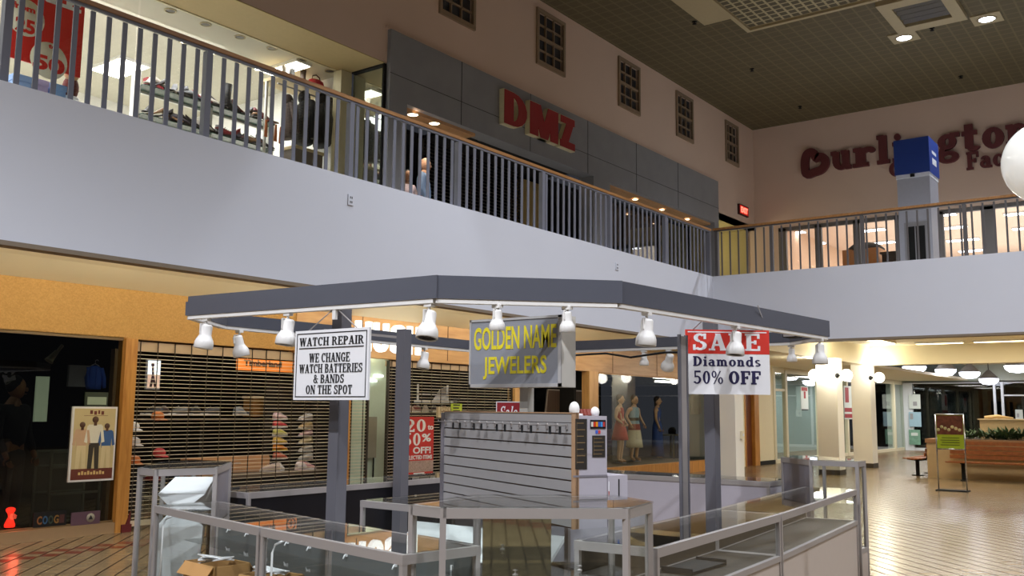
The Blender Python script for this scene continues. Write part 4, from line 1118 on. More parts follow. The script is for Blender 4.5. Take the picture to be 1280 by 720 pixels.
m = MB().box(19.2, 12.18, 4.5, 25.1, 12.24, 4.6).box(19.2, 12.18, 6.94, 25.1, 12.24, 7.0)
for x in (19.25, 21.2, 23.1, 25.05): m.box(x-.03, 12.18, 4.5, x+.03, 12.24, 7)
m.build('window_frame', M_darker, w)
MB().box(19.2, 12.2, 4.6, 25.1, 12.21, 6.94).build('pane', GLASS, w)

# ------------------------------------------------------------------ figures
def skin_mesh(verts, edges, radii, sub=1, root=0):
    """grow one continuous surface over a skeleton (Skin + Subdivision, applied)"""
    me = bpy.data.meshes.new('sk'); me.from_pydata(verts, edges, []); me.update()
    ob = bpy.data.objects.new('sk', me); COL.objects.link(ob)
    md = ob.modifiers.new('Skin', 'SKIN'); md.use_smooth_shade = True
    sk = me.skin_vertices[0].data
    for i, r in enumerate(radii):
        sk[i].radius = (r, r) if not isinstance(r, tuple) else r
        sk[i].use_root = (i == root)
    if sub:
        m2 = ob.modifiers.new('Sub', 'SUBSURF'); m2.levels = sub; m2.render_levels = sub
    dg = bpy.context.evaluated_depsgraph_get()
    out = bpy.data.meshes.new_from_object(ob.evaluated_get(dg))
    vs = [tuple(v.co) for v in out.vertices]; fs = [tuple(p.vertices) for p in out.polygons]
    bpy.data.objects.remove(ob); bpy.data.meshes.remove(me); bpy.data.meshes.remove(out)
    return vs, fs
def figure(root, H=1.72, arms=((.24, .05, -.25), (.25, .1, -.5)), skin=None, hair=None, top=None, legs=None, dress=None, female=False, headturn=0.0, bald=False, lean=0.0):
    """standing person in root's local frame, facing -y; arms give elbow and hand offsets from the shoulder"""
    s = H/1.72; sh = .17 if female else .2
    V = []; E = []; R = []
    def v(x, y, z, r, par=None):
        V.append((x*s, y*s, z*s)); R.append(r*s); i = len(V)-1
        if par is not None: E.append((par, i))
        return i
    pel = v(0, 0, .93, .13); wa = v(0, -.01, 1.08, .115 if not female else .095, pel); ch = v(0, 0, 1.27, .14 if not female else .12, wa); nk = v(0, .01, 1.44, .06, ch); hd = v(0, -.01, 1.53, .065, nk)
    hands = []
    for sx in (-1, 1):
        hip = v(sx*.09, 0, .86, .095, pel); kn = v(sx*.1, -.02, .48, .062, hip); an = v(sx*.1, .02, .09, .04, kn); v(sx*.11, -.12, .035, .035, an)
        shl = v(sx*sh, .01, 1.38, .062, ch)
        (ex, ey, ez), (hx, hy, hz) = arms[0], arms[1]
        el = v(sx*(sh+ex-.2), ey, 1.38+ez, .043, shl); wr = v(sx*(sh+hx-.2), hy, 1.38+hz, .03, el)
        d = (Vector(V[wr])-Vector(V[el])).normalized()/1.0
        pm = Vector(V[wr])/s+d*.06
        pi_ = v(pm.x, pm.y, pm.z, .03, wr); hands.append((pm, d, sx))
    vs, fs = skin_mesh(V, E, R, 1)
    b = MB(); b.add(vs, fs, True)
    for pm, d, sx in hands:                      # five separate bent fingers on each hand
        a = Vector((1, 0, 0)) if abs(d.x) < .8 else Vector((0, 1, 0)); c = d.cross(a).normalized()
        for k, (off, ln) in enumerate(((-.024, .06), (-.008, .075), (.008, .078), (.024, .068))):
            p0 = (pm+d*.015+c*off)*s; p1 = p0+d*ln*.55*s; p2 = p1+(d*.8+a*-.5*sx).normalized()*ln*.5*s
            b.tube([p0, p1, p2], [.009*s, .008*s, .006*s], 6)
        p0 = (pm-d*.02-c*.03)*s; b.tube([p0, p0+(d*.6-c*.8).normalized()*.035*s, p0+(d-c*.5).normalized()*.06*s], [.011*s, .009*s, .007*s], 6)
    Rz = Matrix.Rotation(headturn, 3, 'Z')
    def hp(x, y, z): q = Rz @ Vector((x, y, 0)); return ((q.x)*s, (q.y-.02)*s, z*s)
    b.ball(hp(0, 0, 1.615), .105*s, 18, 12, (.78, .95, 1.1)); b.ball(hp(0, -.02, 1.56), .07*s, 14, 8, (.8, 1, 1))
    b.ball(hp(0, -.105, 1.59), .017*s, 8, 6, (.8, 1.1, 1.5))
    for sx in (-1, 1): b.ball(hp(sx*.083, .005, 1.595), .024*s, 8, 6, (.4, .8, 1.2))
    b.tube([hp(-.022, -.094, 1.543), hp(0, -.1, 1.541), hp(.022, -.094, 1.543)], .006*s, 6)
    b.build('body', skin, root, False)
    e = MB()
    for sx in (-1, 1): e.ball(hp(sx*.032, -.086, 1.625), .009*s, 8, 6)
    e.build('eye', M_ink, root, False)
    if hair is not None:
        hm = MB(); hm.ball(hp(0, .022, 1.645), .108*s, 16, 10, (.82, .92, 1.0))
        if female: hm.ball(hp(0, .06, 1.53), .08*s, 12, 8, (.9, .6, 1.4))
        hm.build('hair', hair, root, False)
    if top is not None:
        V2, E2, R2 = [], [], []
        def w(x, y, z, r, par=None):
            V2.append((x*s, y*s, z*s)); R2.append(r*s); i = len(V2)-1
            if par is not None: E2.append((par, i))
            return i
        p = w(0, 0, .92, .16); q = w(0, -.005, 1.08, .15, p); r = w(0, 0, 1.27, .165, q); w(0, .01, 1.41, .085, r)
        for sx in (-1, 1):
            a = w(sx*sh, .01, 1.375, .08, r); (ex, ey, ez), (hx, hy, hz) = arms[0], arms[1]
            el = w(sx*(sh+ex-.2), ey, 1.38+ez, .06, a); w(sx*(sh+hx-.2)*.92+sx*(sh+ex-.2)*.08, hy*.92+ey*.08, 1.38+hz*.92+ez*.08, .045, el)
        vs, fs = skin_mesh(V2, E2, R2, 1); MB().add(vs, fs, True).build('shirt', top, root, False)
    if legs is not None:
        V2, E2, R2 = [(0, 0, .98*s), (0, 0, .9*s)], [(0, 1)], [.155*s, .15*s]
        for sx in (-1, 1):
            n_ = len(V2); V2 += [(sx*.095*s, 0, .8*s), (sx*.1*s, -.02*s, .48*s), (sx*.1*s, .02*s, .1*s)]; R2 += [.105*s, .08*s, .07*s]; E2 += [(1, n_), (n_, n_+1), (n_+1, n_+2)]
        vs, fs = skin_mesh(V2, E2, R2, 1); MB().add(vs, fs, True).build('trousers', legs, root, False)
    if dress is not None:
        for nm, prof, m_ in dress:
            mb = MB(); mb.lathe([(r*s, z*s) for r, z in prof], (0, 0, 0), 28, None, 1.0, .72); mb.build(nm, m_, root, False)
M_skin = mat('skin_light', (214, 168, 140), .6); M_skind = mat('skin_tan', (150, 108, 80), .6)
M_manq = mat('mannequin_skin', (196, 160, 126), .45)
q = at(530, 215, 1, 11.75)
t = thing('person', 'bald person in a light blue shirt standing at the upper entrance', 'person', (q.x, 11.75, 4.5), 0.6)
figure(t, 1.80, ((.26, .0, -.27), (.24, -.12, -.5)), M_skin, None, mat('shirt_blue', (150, 180, 224), .8), mat('trousers_navy', (40, 46, 70), .8), headturn=.5)
q = at(508, 232, 1, 11.85)
t = thing('person', 'person in a white top beside the grey pilaster of the upper entrance', 'person', (q.x, 11.85, 4.5), -.4)
figure(t, 1.5, ((.26, -.05, -.26), (.27, -.2, -.44)), M_skind, mat('hair_black', (24, 20, 20), .6), mat('shirt_pinkwhite', (226, 206, 214), .8, var=.3, scale=30), mat('trousers_black', (26, 26, 30), .8), female=True)
q = at(754, 288, 1, 13.2)
t = thing('mannequin', 'mannequin in pale top and jeans behind the upper shop glass', 'mannequin', (q.x, 13.2, 4.5), .2)
figure(t, 1.95, ((.26, .0, -.27), (.24, -.12, -.5)), M_manq, None, mat('top_pale', (190, 190, 200), .8, var=.3, scale=20), mat('jeans', (90, 110, 150), .8))

# ------------------------------------------------------------------ lit room behind the far upper glass
M_tube = emit('fluorescent', (240, 244, 255), 14.0)
def troffer(label, x, y, z, ly, lx, group, m_=None):
    t = thing('ceiling_light', label, 'ceiling light', (x, y, z), 0, group)
    MB().box(-lx/2-.03, -ly/2-.03, -.05, lx/2+.03, ly/2+.03, 0).build('housing', M_shopw, t, False)
    MB().box(-lx/2, -ly/2, -.06, lx/2, ly/2, -.045).build('diffuser', m_ or M_tube, t, False)
    return t
rows = {0: ((985, 1010), (1070, 1112), (1168, 1198), (1256, 1283)), 1: ((996, 1038), (1088, 1123), (1168, 1213), (1266, 1300)), 2: ((1026, 1052), (1108, 1122), (1184, 1228)), 3: ((1045, 1054), (1199, 1238))}
ys = {0: (291, 289, 269, 268), 1: (306, 304, 286, 286), 2: (317, 317, 301), 3: (329, 314)}
nm = ('first row', 'second row', 'third row', 'fourth row')
for r, sp_ in rows.items():
    for k, (p0, p1) in enumerate(sp_):
        q0 = at(p0, ys[r][k], 2, 7.88); q1 = at(p1, ys[r][k], 2, 7.88)
        troffer('lit ceiling strip behind the far upper glass, %s, %s from left' % (nm[r], ('first', 'second', 'third', 'fourth')[k]), q0.x, (q0.y+q1.y)/2, 7.9, max(.5, abs(q0.y-q1.y)), .3, 'fluorescent lights in the far upper shop')
for x in (32, 38):
    area((x, 5, 7.75), 160, 5, 10, (1, .93, .86)); area((x, 5, 5.0), 300, 5, 10, (1, .95, .9), (x, 5, 8))  # unseen area lights, the upward ones added to brighten the peach ceiling
# pale crate shape and dark shelf seen low behind the glass
p = at(1053, 320, 0, 30); q = at(1098, 308, 0, 30)
t = thing('display_bin', 'brown display bin with dark rounded top behind the far upper glass', 'bin', (30.5, (p.y+q.y)/2, 4.5))
MB().box(30, q.y, 4.5, 31.4, p.y, q.z-.02).build('bin', mat('bin_brown', (170, 120, 74), .7), t)
MB().lathe([(.8, 0), (.8, .12), (.6, .24), (.001, .28)], (30.7, (p.y+q.y)/2, q.z-.05), 20, None, 1, abs(p.y-q.y)/1.7).build('cover', M_darker, t)
p = at(1107, 325, 0, 30); 
tag(MB().box(29.6, p.y-.45, 4.5, 30.4, p.y, at(1107, 320, 0, 30).z).box(29.55, p.y-.5, at(1107, 320, 0, 30).z, 30.45, p.y+.05, at(1107, 320, 0, 30).z+.06).build('counter', mat('counter_dark', (52, 40, 34), .5)), 'low dark counter beside the blue topped pylon, behind the glass', 'counter')

# blue topped pylon on the far gallery
t = thing('pylon', 'grey pylon with a bright blue block on top on the far gallery', 'pylon', (22.85, 5.3, 4.5))
y0, y1 = 4.95, 5.66
MB().box(22.5, y0, 4.5, 23.3, y1, 7.02).build('shaft', mat('pylon_grey', (172, 174, 186), .45), t)
MB().box(22.44, y0-.03, 7.08, 23.36, y1+.03, 7.9).build('blue_block', mat('pylon_blue', (34, 66, 150), .45), t)
MB().box(22.47, y0-.01, 6.99, 23.33, y1+.01, 7.08).build('white_band', M_white, t)
d = MB().box(22.485, y0+.08, 4.6, 22.5, y1-.12, 5.95); d.build('door_frame', M_aluw, t)
MB().box(22.475, y0+.15, 4.6, 22.486, y1-.19, 5.85).build('dark_panel', M_darker, t)
MB().box(22.47, (y0+y1)/2-.012, 4.6, 22.477, (y0+y1)/2+.012, 5.85).build('mullion', M_aluw, t)
MB().lathe([(.001, 0), (.05, 0), (.05, .06), (.001, .07)], (22.45, (y0+y1)/2, 7.0), 12).build('camera_dome', M_darker, t)
MB().box(22.7, y0-.034, 7.3, 23.1, y0-.03, 7.45).box(22.7, y0-.034, 7.55, 23.1, y0-.03, 7.62).build('white_mark', M_white, t)

# yellow corridor: dark round clock
q = at(931, 309, 1, 14.1)
t = thing('wall_clock', 'dark round clock in the yellow corridor at the upper corner', 'clock', q)
MB().lathe([(.001, .05), (.28, .05), (.3, .03), (.3, 0)], (0, 0, 0), 24, Matrix.Rotation(PI/2, 4, 'X')).build('rim', M_darker, t, False)
MB().bar((0, -.055, 0), (.02, -.055, .2), .02, .005, (0, 1, 0)).bar((0, -.055, 0), (.13, -.055, -.04), .02, .005, (0, 1, 0)).build('hands', M_lens, t, False)
point((26.8, 12.8, 6.6), 28, (1, .85, .5), .2)

# ------------------------------------------------------------------ upper shoe shop
M_fl = emit('shop_panel', (255, 250, 238), 9.0)
for k, (px, py, lx, ly, lab) in enumerate(((150, 83, .55, .95, 'large bright ceiling panel at the left of the upper shoe shop'), (358, 84, .3, .9, 'bright ceiling panel near the right end of the upper shoe shop'), (215, 147, .5, .3, 'bright low panel glimpsed behind the shoe shelves'))):
    if k == 2: continue
    q = at(px, py, 2, 7.69); troffer(lab, q.x, q.y, 7.70, ly, lx, None, M_fl)
names = ('first', 'second', 'third', 'fourth')
for k, (px, py) in enumerate(((231, 51.5), (269.5, 65.5), (303.5, 77.5), (324, 86))):
    q = at(px, py, 2, 7.70)
    downlight('brightly lit round downlight under the handrail in the shoe shop, %s from the left' % names[k], q, .085, 0, 25, emit('lens_bright', (250, 250, 255), 26), 'bright downlights of the shoe shop')
for k, (px, py) in enumerate(((213, 13), (257, 30), (300, 46), (340, 60), (377, 75), (412, 88.5))):
    q = at(px, py, 2, 7.70)
    downlight('unlit chrome downlight along the front of the shoe shop ceiling, %s from left' % ('first', 'second', 'third', 'fourth', 'fifth', 'sixth')[k], q, .075, 0, 0, M_lens, 'front row of unlit downlights')
for x in (2.5, 6, 9.5):
    area((x, 14.8, 7.6), 95, 2.4, 3, (.97, .98, 1))
area((6.5, 13.0, 7.5), 60, 6, .6, (.98, .98, 1), (6.5, 15, 5.5))
spot((4.2, 11.75, 7.6), 150, 120, (1, .97, .92), (4.2, 12.7, 6.9))  # unseen spot added in the soffit to brighten the banner
# sale banner
YB = 12.7
p = at(10, -30, 1, YB); q = at(107, 0, 1, YB); r = at(96, 96, 1, YB)
x0, x1 = p.x, q.x; zt = p.z+.25; zb = r.z
t = thing('banner', 'red hanging sale banner with cream number circles in the upper shop window', 'banner', (x0, YB, zb))
MB().box(x0, YB, zb, x1, YB+.02, zt).build('cloth', mat('banner_red', (216, 44, 36), .6), t)
def disc(px, py, r_, name='circle'):
    c = at(px, py, 1, YB)
    MB().lathe([(.001, .006), (r_, .006), (r_, 0)], (c.x, YB, c.z), 32, Matrix.Rotation(PI/2, 4, 'X')).build(name, mat('banner_cream', (232, 226, 206), .6), t)
disc(32, 22, .26); disc(61, 76, .26)
m = MB()
def bt(txt, a, b_, h):
    P = at(*a, 1, YB); Q = at(*b_, 1, YB)
    letters(m, txt, (P.x, YB-.008, P.z), (1, 0, 0), (0, 0, 1), Q.x-P.x, h, .003, 'sans', .04)
bt('from', (14, 8), (44, 12), .09); bt('25', (18, 37), (43, 42), .2); bt('50', (40, 84), (80, 92), .22); bt('to', (60, 60), (70, 62), .06)
m.build('red_lettering', mat('banner_red', (216, 44, 36), .6), t)
m = MB(); P = at(62, 8, 1, YB); letters(m, 'SALE', (P.x-.5, YB-.004, P.z+.05), (1, 0, 0), (0, 0, 1), .95, .22, .003, 'sans', .05)
m.build('white_lettering', M_signw, t)
# pale blue cartons on the window ledge under the banner
for k, (a, b_, c) in enumerate(((12, 33, (150, 180, 232)), (36, 54, (190, 176, 222)), (58, 76, (140, 180, 236)))):
    P = at(a, 92+6*k, 1, 12.9); Q = at(b_, 98+6*k, 1, 12.9)
    t = thing('shoe_carton', '%s cardboard carton stacked in the upper window, %s of three' % (('pale blue', 'lilac', 'sky blue')[k], ('left', 'middle', 'right')[k]), 'box', (P.x, 12.9, 4.5))
    MB().box(P.x, 12.75, 4.5, Q.x, 13.15, P.z-.1).build('carton', mat('carton%d' % k, c, .7), t)
    MB().box(P.x-.01, 12.74, P.z-.1, Q.x+.01, 13.16, P.z-.02).build('lid', mat('carton%d' % k, c, .7), t)
# dark red bag on a white stand
c = at(88, 112, 1, 12.9)
t = thing('stuffed_toy', 'dark red and tan soft figure on a white stand in the upper window', 'toy', (c.x, 12.9, 4.5))
MB().ball((c.x, 12.9, c.z+.02), .14, 14, 9, (.8, .8, 1.3)).build('body', mat('toy_maroon', (104, 48, 40), .8), t)
MB().ball((c.x-.02, 12.85, c.z+.2), .1, 14, 9).ball((c.x-.09, 12.86, c.z+.28), .035).ball((c.x+.06, 12.86, c.z+.28), .035).build('head', mat('toy_tan', (176, 140, 96), .8), t)
MB().lathe([(.06, 0), (.06, c.z-4.5-.16), (.12, c.z-4.5-.14), (.12, c.z-4.5-.12), (.001, c.z-4.5-.12)], (c.x, 12.9, 4.5), 14).build('stand', M_paper, t)

# shoes
def shoe_parts(kind):
    """one shoe, toe toward +x, about .26 long: (part name, mesh builder)"""
    out = []
    if kind == 'pump':
        u = MB()
        secs = [(-.12, .09, .03, .075), (-.07, .08, .034, .045), (0.0, .045, .036, .025), (.07, .012, .04, .018), (.115, .008, .028, .014), (.135, .007, .006, .008)]
        V = []; F = []
        for x, z, w, h in secs: V += [(x, -w, z), (x, w, z), (x, w*.8, z+h), (x, -w*.8, z+h)]
        for k in range(len(secs)-1):
            for i in range(4): F.append((k*4+i, k*4+(i+1) % 4, k*4+4+(i+1) % 4, k*4+4+i))
        F += [(3, 2, 1, 0), tuple(len(V)-4+i for i in range(4))]
        u.add(V, F, True); out.append(('upper', u))
        h = MB(); h.tube([(-.11, 0, .09), (-.108, 0, 0)], [.016, .007], 8); out.append(('heel', h))
    elif kind == 'boot':
        u = MB(); u.tube([(-.07, 0, .34), (-.075, 0, .2), (-.07, 0, .1), (-.03, 0, .06), (.05, 0, .045), (.115, 0, .035)], [.06, .05, .048, .052, .045, .025], 12); out.append(('upper', u))
        s = MB(); s.prism([(-.12, -.035), (.06, -.045), (.13, -.02), (.13, .02), (.06, .045), (-.12, .035)], 0, .02); out.append(('sole', s))
    else:
        u = MB()
        secs = [(-.13, .02, .035, .085), (-.09, .02, .04, .095), (-.02, .02, .042, .085), (.04, .02, .046, .06), (.09, .02, .045, .042), (.13, .02, .028, .028)]
        V = []; F = []
        for x, z, w, h in secs: V += [(x, -w, z), (x, w, z), (x, w*1.02, z+h*.5), (x, w*.5, z+h), (x, -w*.5, z+h), (x, -w*1.02, z+h*.5)]
        for k in range(len(secs)-1):
            for i in range(6): F.append((k*6+i, k*6+(i+1) % 6, k*6+6+(i+1) % 6, k*6+6+i))
        F += [(5, 4, 3, 2, 1, 0), tuple(len(V)-6+i for i in range(6))]
        u.add(V, F, True); out.append(('upper', u))
        s = MB(); s.prism([(-.135, -.036), (-.02, -.04), (.07, -.05), (.14, -.028), (.14, .028), (.07, .05), (-.02, .04), (-.135, .036)], 0, .024); out.append(('sole', s))
        l = MB()
        for k in range(4): l.box(-.01+.022*k, -.022, .112-.012*k, -.002+.022*k, .022, .118-.012*k)
        out.append(('laces', l))
    return out
SHOE = {}
def shoe(kind, col, col2, label, loc, rz, group=None, s=1.0):
    key = (kind, col, col2)
    if key in SHOE:
        t = dup(SHOE[key]); t['label'] = label
    else:
        t = thing('shoe', label, 'shoe')
        for nm_, mb in shoe_parts(kind):
            mb.build(nm_, mat('shoe_%s_%d_%d_%d' % ((nm_[0],)+(col if nm_ in ('upper', 'heel') else col2)), col if nm_ in ('upper', 'heel') else col2, .5), t, False)
        SHOE[key] = t
    t.location = loc; t.rotation_euler = (0, 0, rz); t.scale = (s, s, s)
    if group: t['group'] = group
    elif 'group' in t: del t['group']
    return t
YS = 13.2
pa = at(180, 103, 1, YS); pb = at(330, 150, 1, YS)
t = thing('shoe_shelf', 'long white shelf unit with glass boards full of shoes in the upper shop', 'shelf', (pa.x, YS, 4.5))
x0, x1 = pa.x, at(345, 150, 1, YS).x; zs = [pa.z-.02-.47*k for k in range(4)]
m = MB()
for z in zs: m.box(x0, YS+.3, z-.05, x1, YS+.35, z-.015)
m.build('shelf_board', M_shopw, t)
for x in (x0-.04, (x0+x1)/2, x1): MB().box(x, YS+.1, 4.5, x+.05, YS+.3, zs[0]+.25 if x < x0 else zs[0]).build('upright', M_shopw, t)
m = MB()
for z in zs: m.box(x0, YS-.01, z-.015, x1, YS+.36, z)
m.build('glass_shelf', mat('shelf_glass_edge', (60, 84, 74), .15), t)
cols = [(24, 22, 22), (40, 30, 28), (96, 40, 34), (200, 190, 176), (150, 110, 70), (60, 50, 60), (30, 28, 34), (130, 30, 36)]
rnd = random.Random(3)
rowname = ('top', 'second', 'third', 'lowest')
for k, z in enumerate(zs):
    x = x0+.12; 
    while x < x1-.08:
        c = rnd.choice(cols); kd = rnd.choice(('pump', 'pump', 'sneaker', 'pump', 'pump', 'pump', 'boot' if k == 0 else 'pump'))
        shoe(kd, c, (40, 34, 30), 'dark or tan dress shoe in the %s row of the white shelf unit upstairs' % rowname[k], (x, YS+.06, z+.003), -PI/2+rnd.choice((-1, 1))*rnd.uniform(.5, 1.5), 'shoes in the %s row upstairs' % rowname[k], 1.35)
        x += rnd.uniform(.12, .17)
# red boxes on the top shelf
for k in range(3):
    tag(MB().box(x0+.18+.13*k, YS+.2, zs[0]+.002, x0+.30+.13*k, YS+.32, zs[0]+.2).box(x0+.175+.13*k, YS+.195, zs[0]+.15, x0+.305+.13*k, YS+.325, zs[0]+.205).build('red_box', mat('box_red', (150, 28, 36), .5)), 'small dark red box at the left end of the top shoe shelf', 'box', 'red boxes on the top shoe shelf')

# garments
def jacket(root, m_, m2, s=1.0, hood=True):
    MB().lathe([(.001, -.62*s), (.2*s, -.62*s), (.21*s, -.45*s), (.19*s, -.2*s), (.21*s, -.06*s), (.13*s, 0), (.07*s, .03*s)], (0, 0, 0), 20, None, 1, .55).build('torso', m_, root, False)
    for sx in (-1, 1): MB().tube([(sx*.17*s, 0, -.04*s), (sx*.25*s, -.02, -.3*s), (sx*.24*s, -.06, -.58*s)], [.07*s, .06*s, .05*s], 10).build('sleeve', m_, root, False)
    MB().bar((0, -.12*s, -.03*s), (0, -.12*s, -.6*s), .05*s, .012, (0, 1, 0)).build('front_print', m2, root, False)
    if hood: MB().ball((0, .03, .06*s), .11*s, 12, 8, (1, .8, 1)).build('hood', m_, root, False)
    MB().tube([(-.12*s, 0, .02*s), (0, 0, .08*s), (.12*s, 0, .02*s)], .007, 6).tube([(0, 0, .08*s), (0, 0, .16*s), (.03, 0, .19*s), (.05, 0, .16*s)], .005, 6).build('hanger', M_alu, root, False)
M_blkf = mat('fabric_black', (22, 20, 20), .9); M_brf = mat('fabric_brown', (74, 60, 54), .9); M_prt = mat('print_tan', (190, 150, 96), .8)
YG = 12.85
for px, py, m_, m2, s, lab in ((362, 130, M_brf, M_brf, 1.0, 'dark brown sweatshirt hanging left of the black jackets upstairs'), (382, 128, M_blkf, M_blkf, 1.25, 'plain black jacket hanging between brown sweatshirt and printed jacket'), (404, 131, M_blkf, M_prt, 1.25, 'black jacket with tan print hanging below the red bag'), (414, 135, M_blkf, M_blkf, 1.15, 'black jacket at the right end of the upstairs clothes rail')):
    c = at(px, py, 1, YG)
    t = thing('jacket', lab, 'jacket', c, 1.25); jacket(t, m_, m2, s)
a = at(352, 122, 1, YG); b_ = at(420, 128, 1, YG)
t = thing('clothes_rail', 'cream topped clothes rail holding dark jackets in the upper shop', 'clothes rail', (a.x, YG, 4.5))
zr = at(400, 116, 1, YG).z
MB().box(a.x-.1, YG-.1, zr, 11.5, YG+.5, zr+.06).build('top_board', mat('board_cream', (206, 184, 140), .6), t)
MB().tube([(a.x-.1, YG, zr-.1), (11.5, YG, zr-.1)], .015, 8).build('rail', M_alu, t)
MB().box(a.x-.1, YG+.3, 4.5, a.x-.06, YG+.34, zr).box(11.46, YG+.3, 4.5, 11.5, YG+.34, zr).build('leg', M_shopw, t)
c = Vector((min(11.28, at(403, 108, 1, YG).x), YG+.1, zr+.06))
t = thing('handbag', 'bright red bag on top of the upstairs clothes rail', 'bag', c)
MB().lathe([(.001, 0), (.17, 0), (.19, .07), (.16, .17), (.09, .2), (.001, .21)], (0, 0, 0), 18, None, 1, .6).build('bag', mat('bag_red', (190, 30, 50), .6), t, False)
MB().tube([(-.1, 0, .18), (-.08, 0, .26), (0, 0, .29), (.08, 0, .26), (.1, 0, .18)], .012, 8).build('handle', mat('bag_dark', (70, 24, 26), .6), t, False)
for k, px in enumerate((362, 371, 385)):
    c = Vector((at(px, 116, 1, YG).x, YG+.05, zr+.06))
    t = thing('boot', '%s boot standing on the cream board above the jackets' % ('grey', 'black', 'dark brown')[k], 'boot', c, -1.2)
    for nm_, mb in shoe_parts('boot'): mb.build(nm_, mat('boot%d' % k, ((170, 164, 160), (24, 24, 26), (60, 40, 34))[k], .5), t, False)
p = at(364, 197, 1, 12.7); q = at(402, 190, 1, 12.7)
t = thing('display_table', 'grey display plinth with cream rim at the front of the upper shop', 'table', (p.x, 12.75, 4.5))
MB().box(p.x, 12.6, q.z-.09, q.x, 13.0, q.z-.04).build('table_top', mat('board_cream', (206, 184, 140), .6), t)
MB().box(p.x+.03, 12.63, 4.5, q.x-.03, 12.97, q.z-.09).build('plinth', mat('plinth_grey', (120, 108, 96), .6), t)
# orange scarves hung under the shelf's right end
for k in range(4):
    c = at(333+6*k, 150+3*k, 1, 13.1)
    t = tag(MB().lathe([(.001, -.3), (.035, -.3), (.03, -.15), (.022, 0), (.001, .01)], c, 10, None, 1, .5).build('scarf', mat('scarf_orange', (206, 120, 70), .8)), 'pale orange scarf hanging in a row left of the brown sweatshirt', 'scarf', 'orange scarves upstairs')
# ------------------------------------------------------------------ ground floor shops
gate('tan roller grille across the shoe shop left of the watch repair sign', 7.08, 10.68, .05, 2.47, U+.06, .0535, .262, .0075, None, .13)
gate('narrow roller grille piece right of the oak post behind the repair sign', 10.97, 11.45, .05, 2.43, U+.06, .0535, .262, .0075, None, .1)
gate('tan roller grille with the red percent poster, right of the pale green opening', 11.9, 15.5, .05, 2.44, U+.06, .0535, .262, .0075, None, .1)
area((8.8, 12.0, 2.9), 15, 3.2, .4, (1, .94, .86), (8.8, 12.8, .8), 120); area((13.5, 12.8, 2.9), 12, 2.6, .4, (1, .92, .8), (13.5, 13.2, .8))
area((4.6, 13.0, 2.9), 7, 3, .6, (1, .9, .75))
# white channel letters
t = thing('shop_sign', 'white block letters on the wood header behind the kiosk canopy', 'sign', (11.8, U, 2.56))
M_chan = emit('channel_white', (240, 246, 250), 1.0)
xs = [(11.02, 11.34), (11.44, 11.76), (11.86, 12.17), (12.27, 12.59)]
for ch, (a, b_) in zip('HUSH', xs):
    m = MB(); letters(m, ch, (a, U-.012, 2.56), (1, 0, 0), (0, 0, 1), b_-a, .5, .086, 'sans', .035); m.build('letter', M_chan, t)
# orange sign inside the shop
YI = 12.3
p = at(297, 448, 1, YI); q = at(372, 466, 1, YI)
t = thing('shop_sign', 'orange sign board with dark lettering hanging inside the grille shop', 'sign', (p.x, YI, q.z))
MB().box(p.x, YI, q.z, q.x+.1, YI+.03, p.z).build('board', emit('sign_orange', (224, 128, 52), .45), t)
MB().tube([(p.x+.2, YI+.015, p.z), (p.x+.2, YI+.015, 2.95)], .008, 6).build('hanging_rod', M_alu, t); MB().tube([(q.x-.1, YI+.015, p.z), (q.x-.1, YI+.015, 2.95)], .008, 6).build('hanging_rod', M_alu, t)
m = MB(); letters(m, 'Timberland', (p.x+.12, YI-.003, q.z+.07), (1, 0, 0), (0, 0, 1), (q.x-p.x)*.62, (p.z-q.z)*.55, .003, 'sans', .05)
m.build('lettering', mat('sign_darkbrown', (70, 40, 22), .6), t)
m = MB(); c = (q.x-.02, YI-.004, (p.z+q.z)/2)
for k in range(16):
    a0, a1 = 2*PI*k/16, 2*PI*(k+1)/16
    m.tube([(c[0]+.09*math.cos(a0), c[1], c[2]+.09*math.sin(a0)), (c[0]+.09*math.cos(a1), c[1], c[2]+.09*math.sin(a1))], .012, 6)
m.tube([(c[0]-.05, c[1], c[2]-.02), (c[0]+.05, c[1], c[2]-.02)], .012, 6).tube([(c[0], c[1], c[2]-.07), (c[0], c[1], c[2]+.05)], .012, 6)
m.build('emblem', mat('sign_darkbrown', (70, 40, 22), .6), t)
# lit picture panel
p = at(184.5, 449, 1, 12.6); q = at(199.5, 487, 1, 12.6)
t = thing('light_panel', 'narrow lit picture panel glowing at the left inside the grille shop', 'panel', (p.x, 12.6, q.z))
MB().box(p.x, 12.6, q.z, q.x, 12.64, p.z).build('frame', M_aluw, t)
MB().box(p.x+.015, 12.59, (p.z+q.z)/2, q.x-.015, 12.6, p.z-.02).build('lit_upper', emit('lit_white', (220, 235, 240), 1.0), t)
MB().box(p.x+.015, 12.59, q.z+.02, q.x-.015, 12.6, (p.z+q.z)/2).build('picture', emit('lit_peach', (200, 170, 150), .5), t)
m = MB(); cx = (p.x+q.x)/2; zc = q.z
m.ball((cx-.03, 12.585, zc+.36), .03, 8, 6, (1, .2, 1)).tube([(cx-.03, 12.585, zc+.33), (cx-.02, 12.585, zc+.2), (cx-.05, 12.585, zc+.03)], .018, 6).tube([(cx-.02, 12.585, zc+.2), (cx+.03, 12.585, zc+.03)], .018, 6)
m.build('dancer', mat('dancer_dark', (70, 46, 50), .6), t)

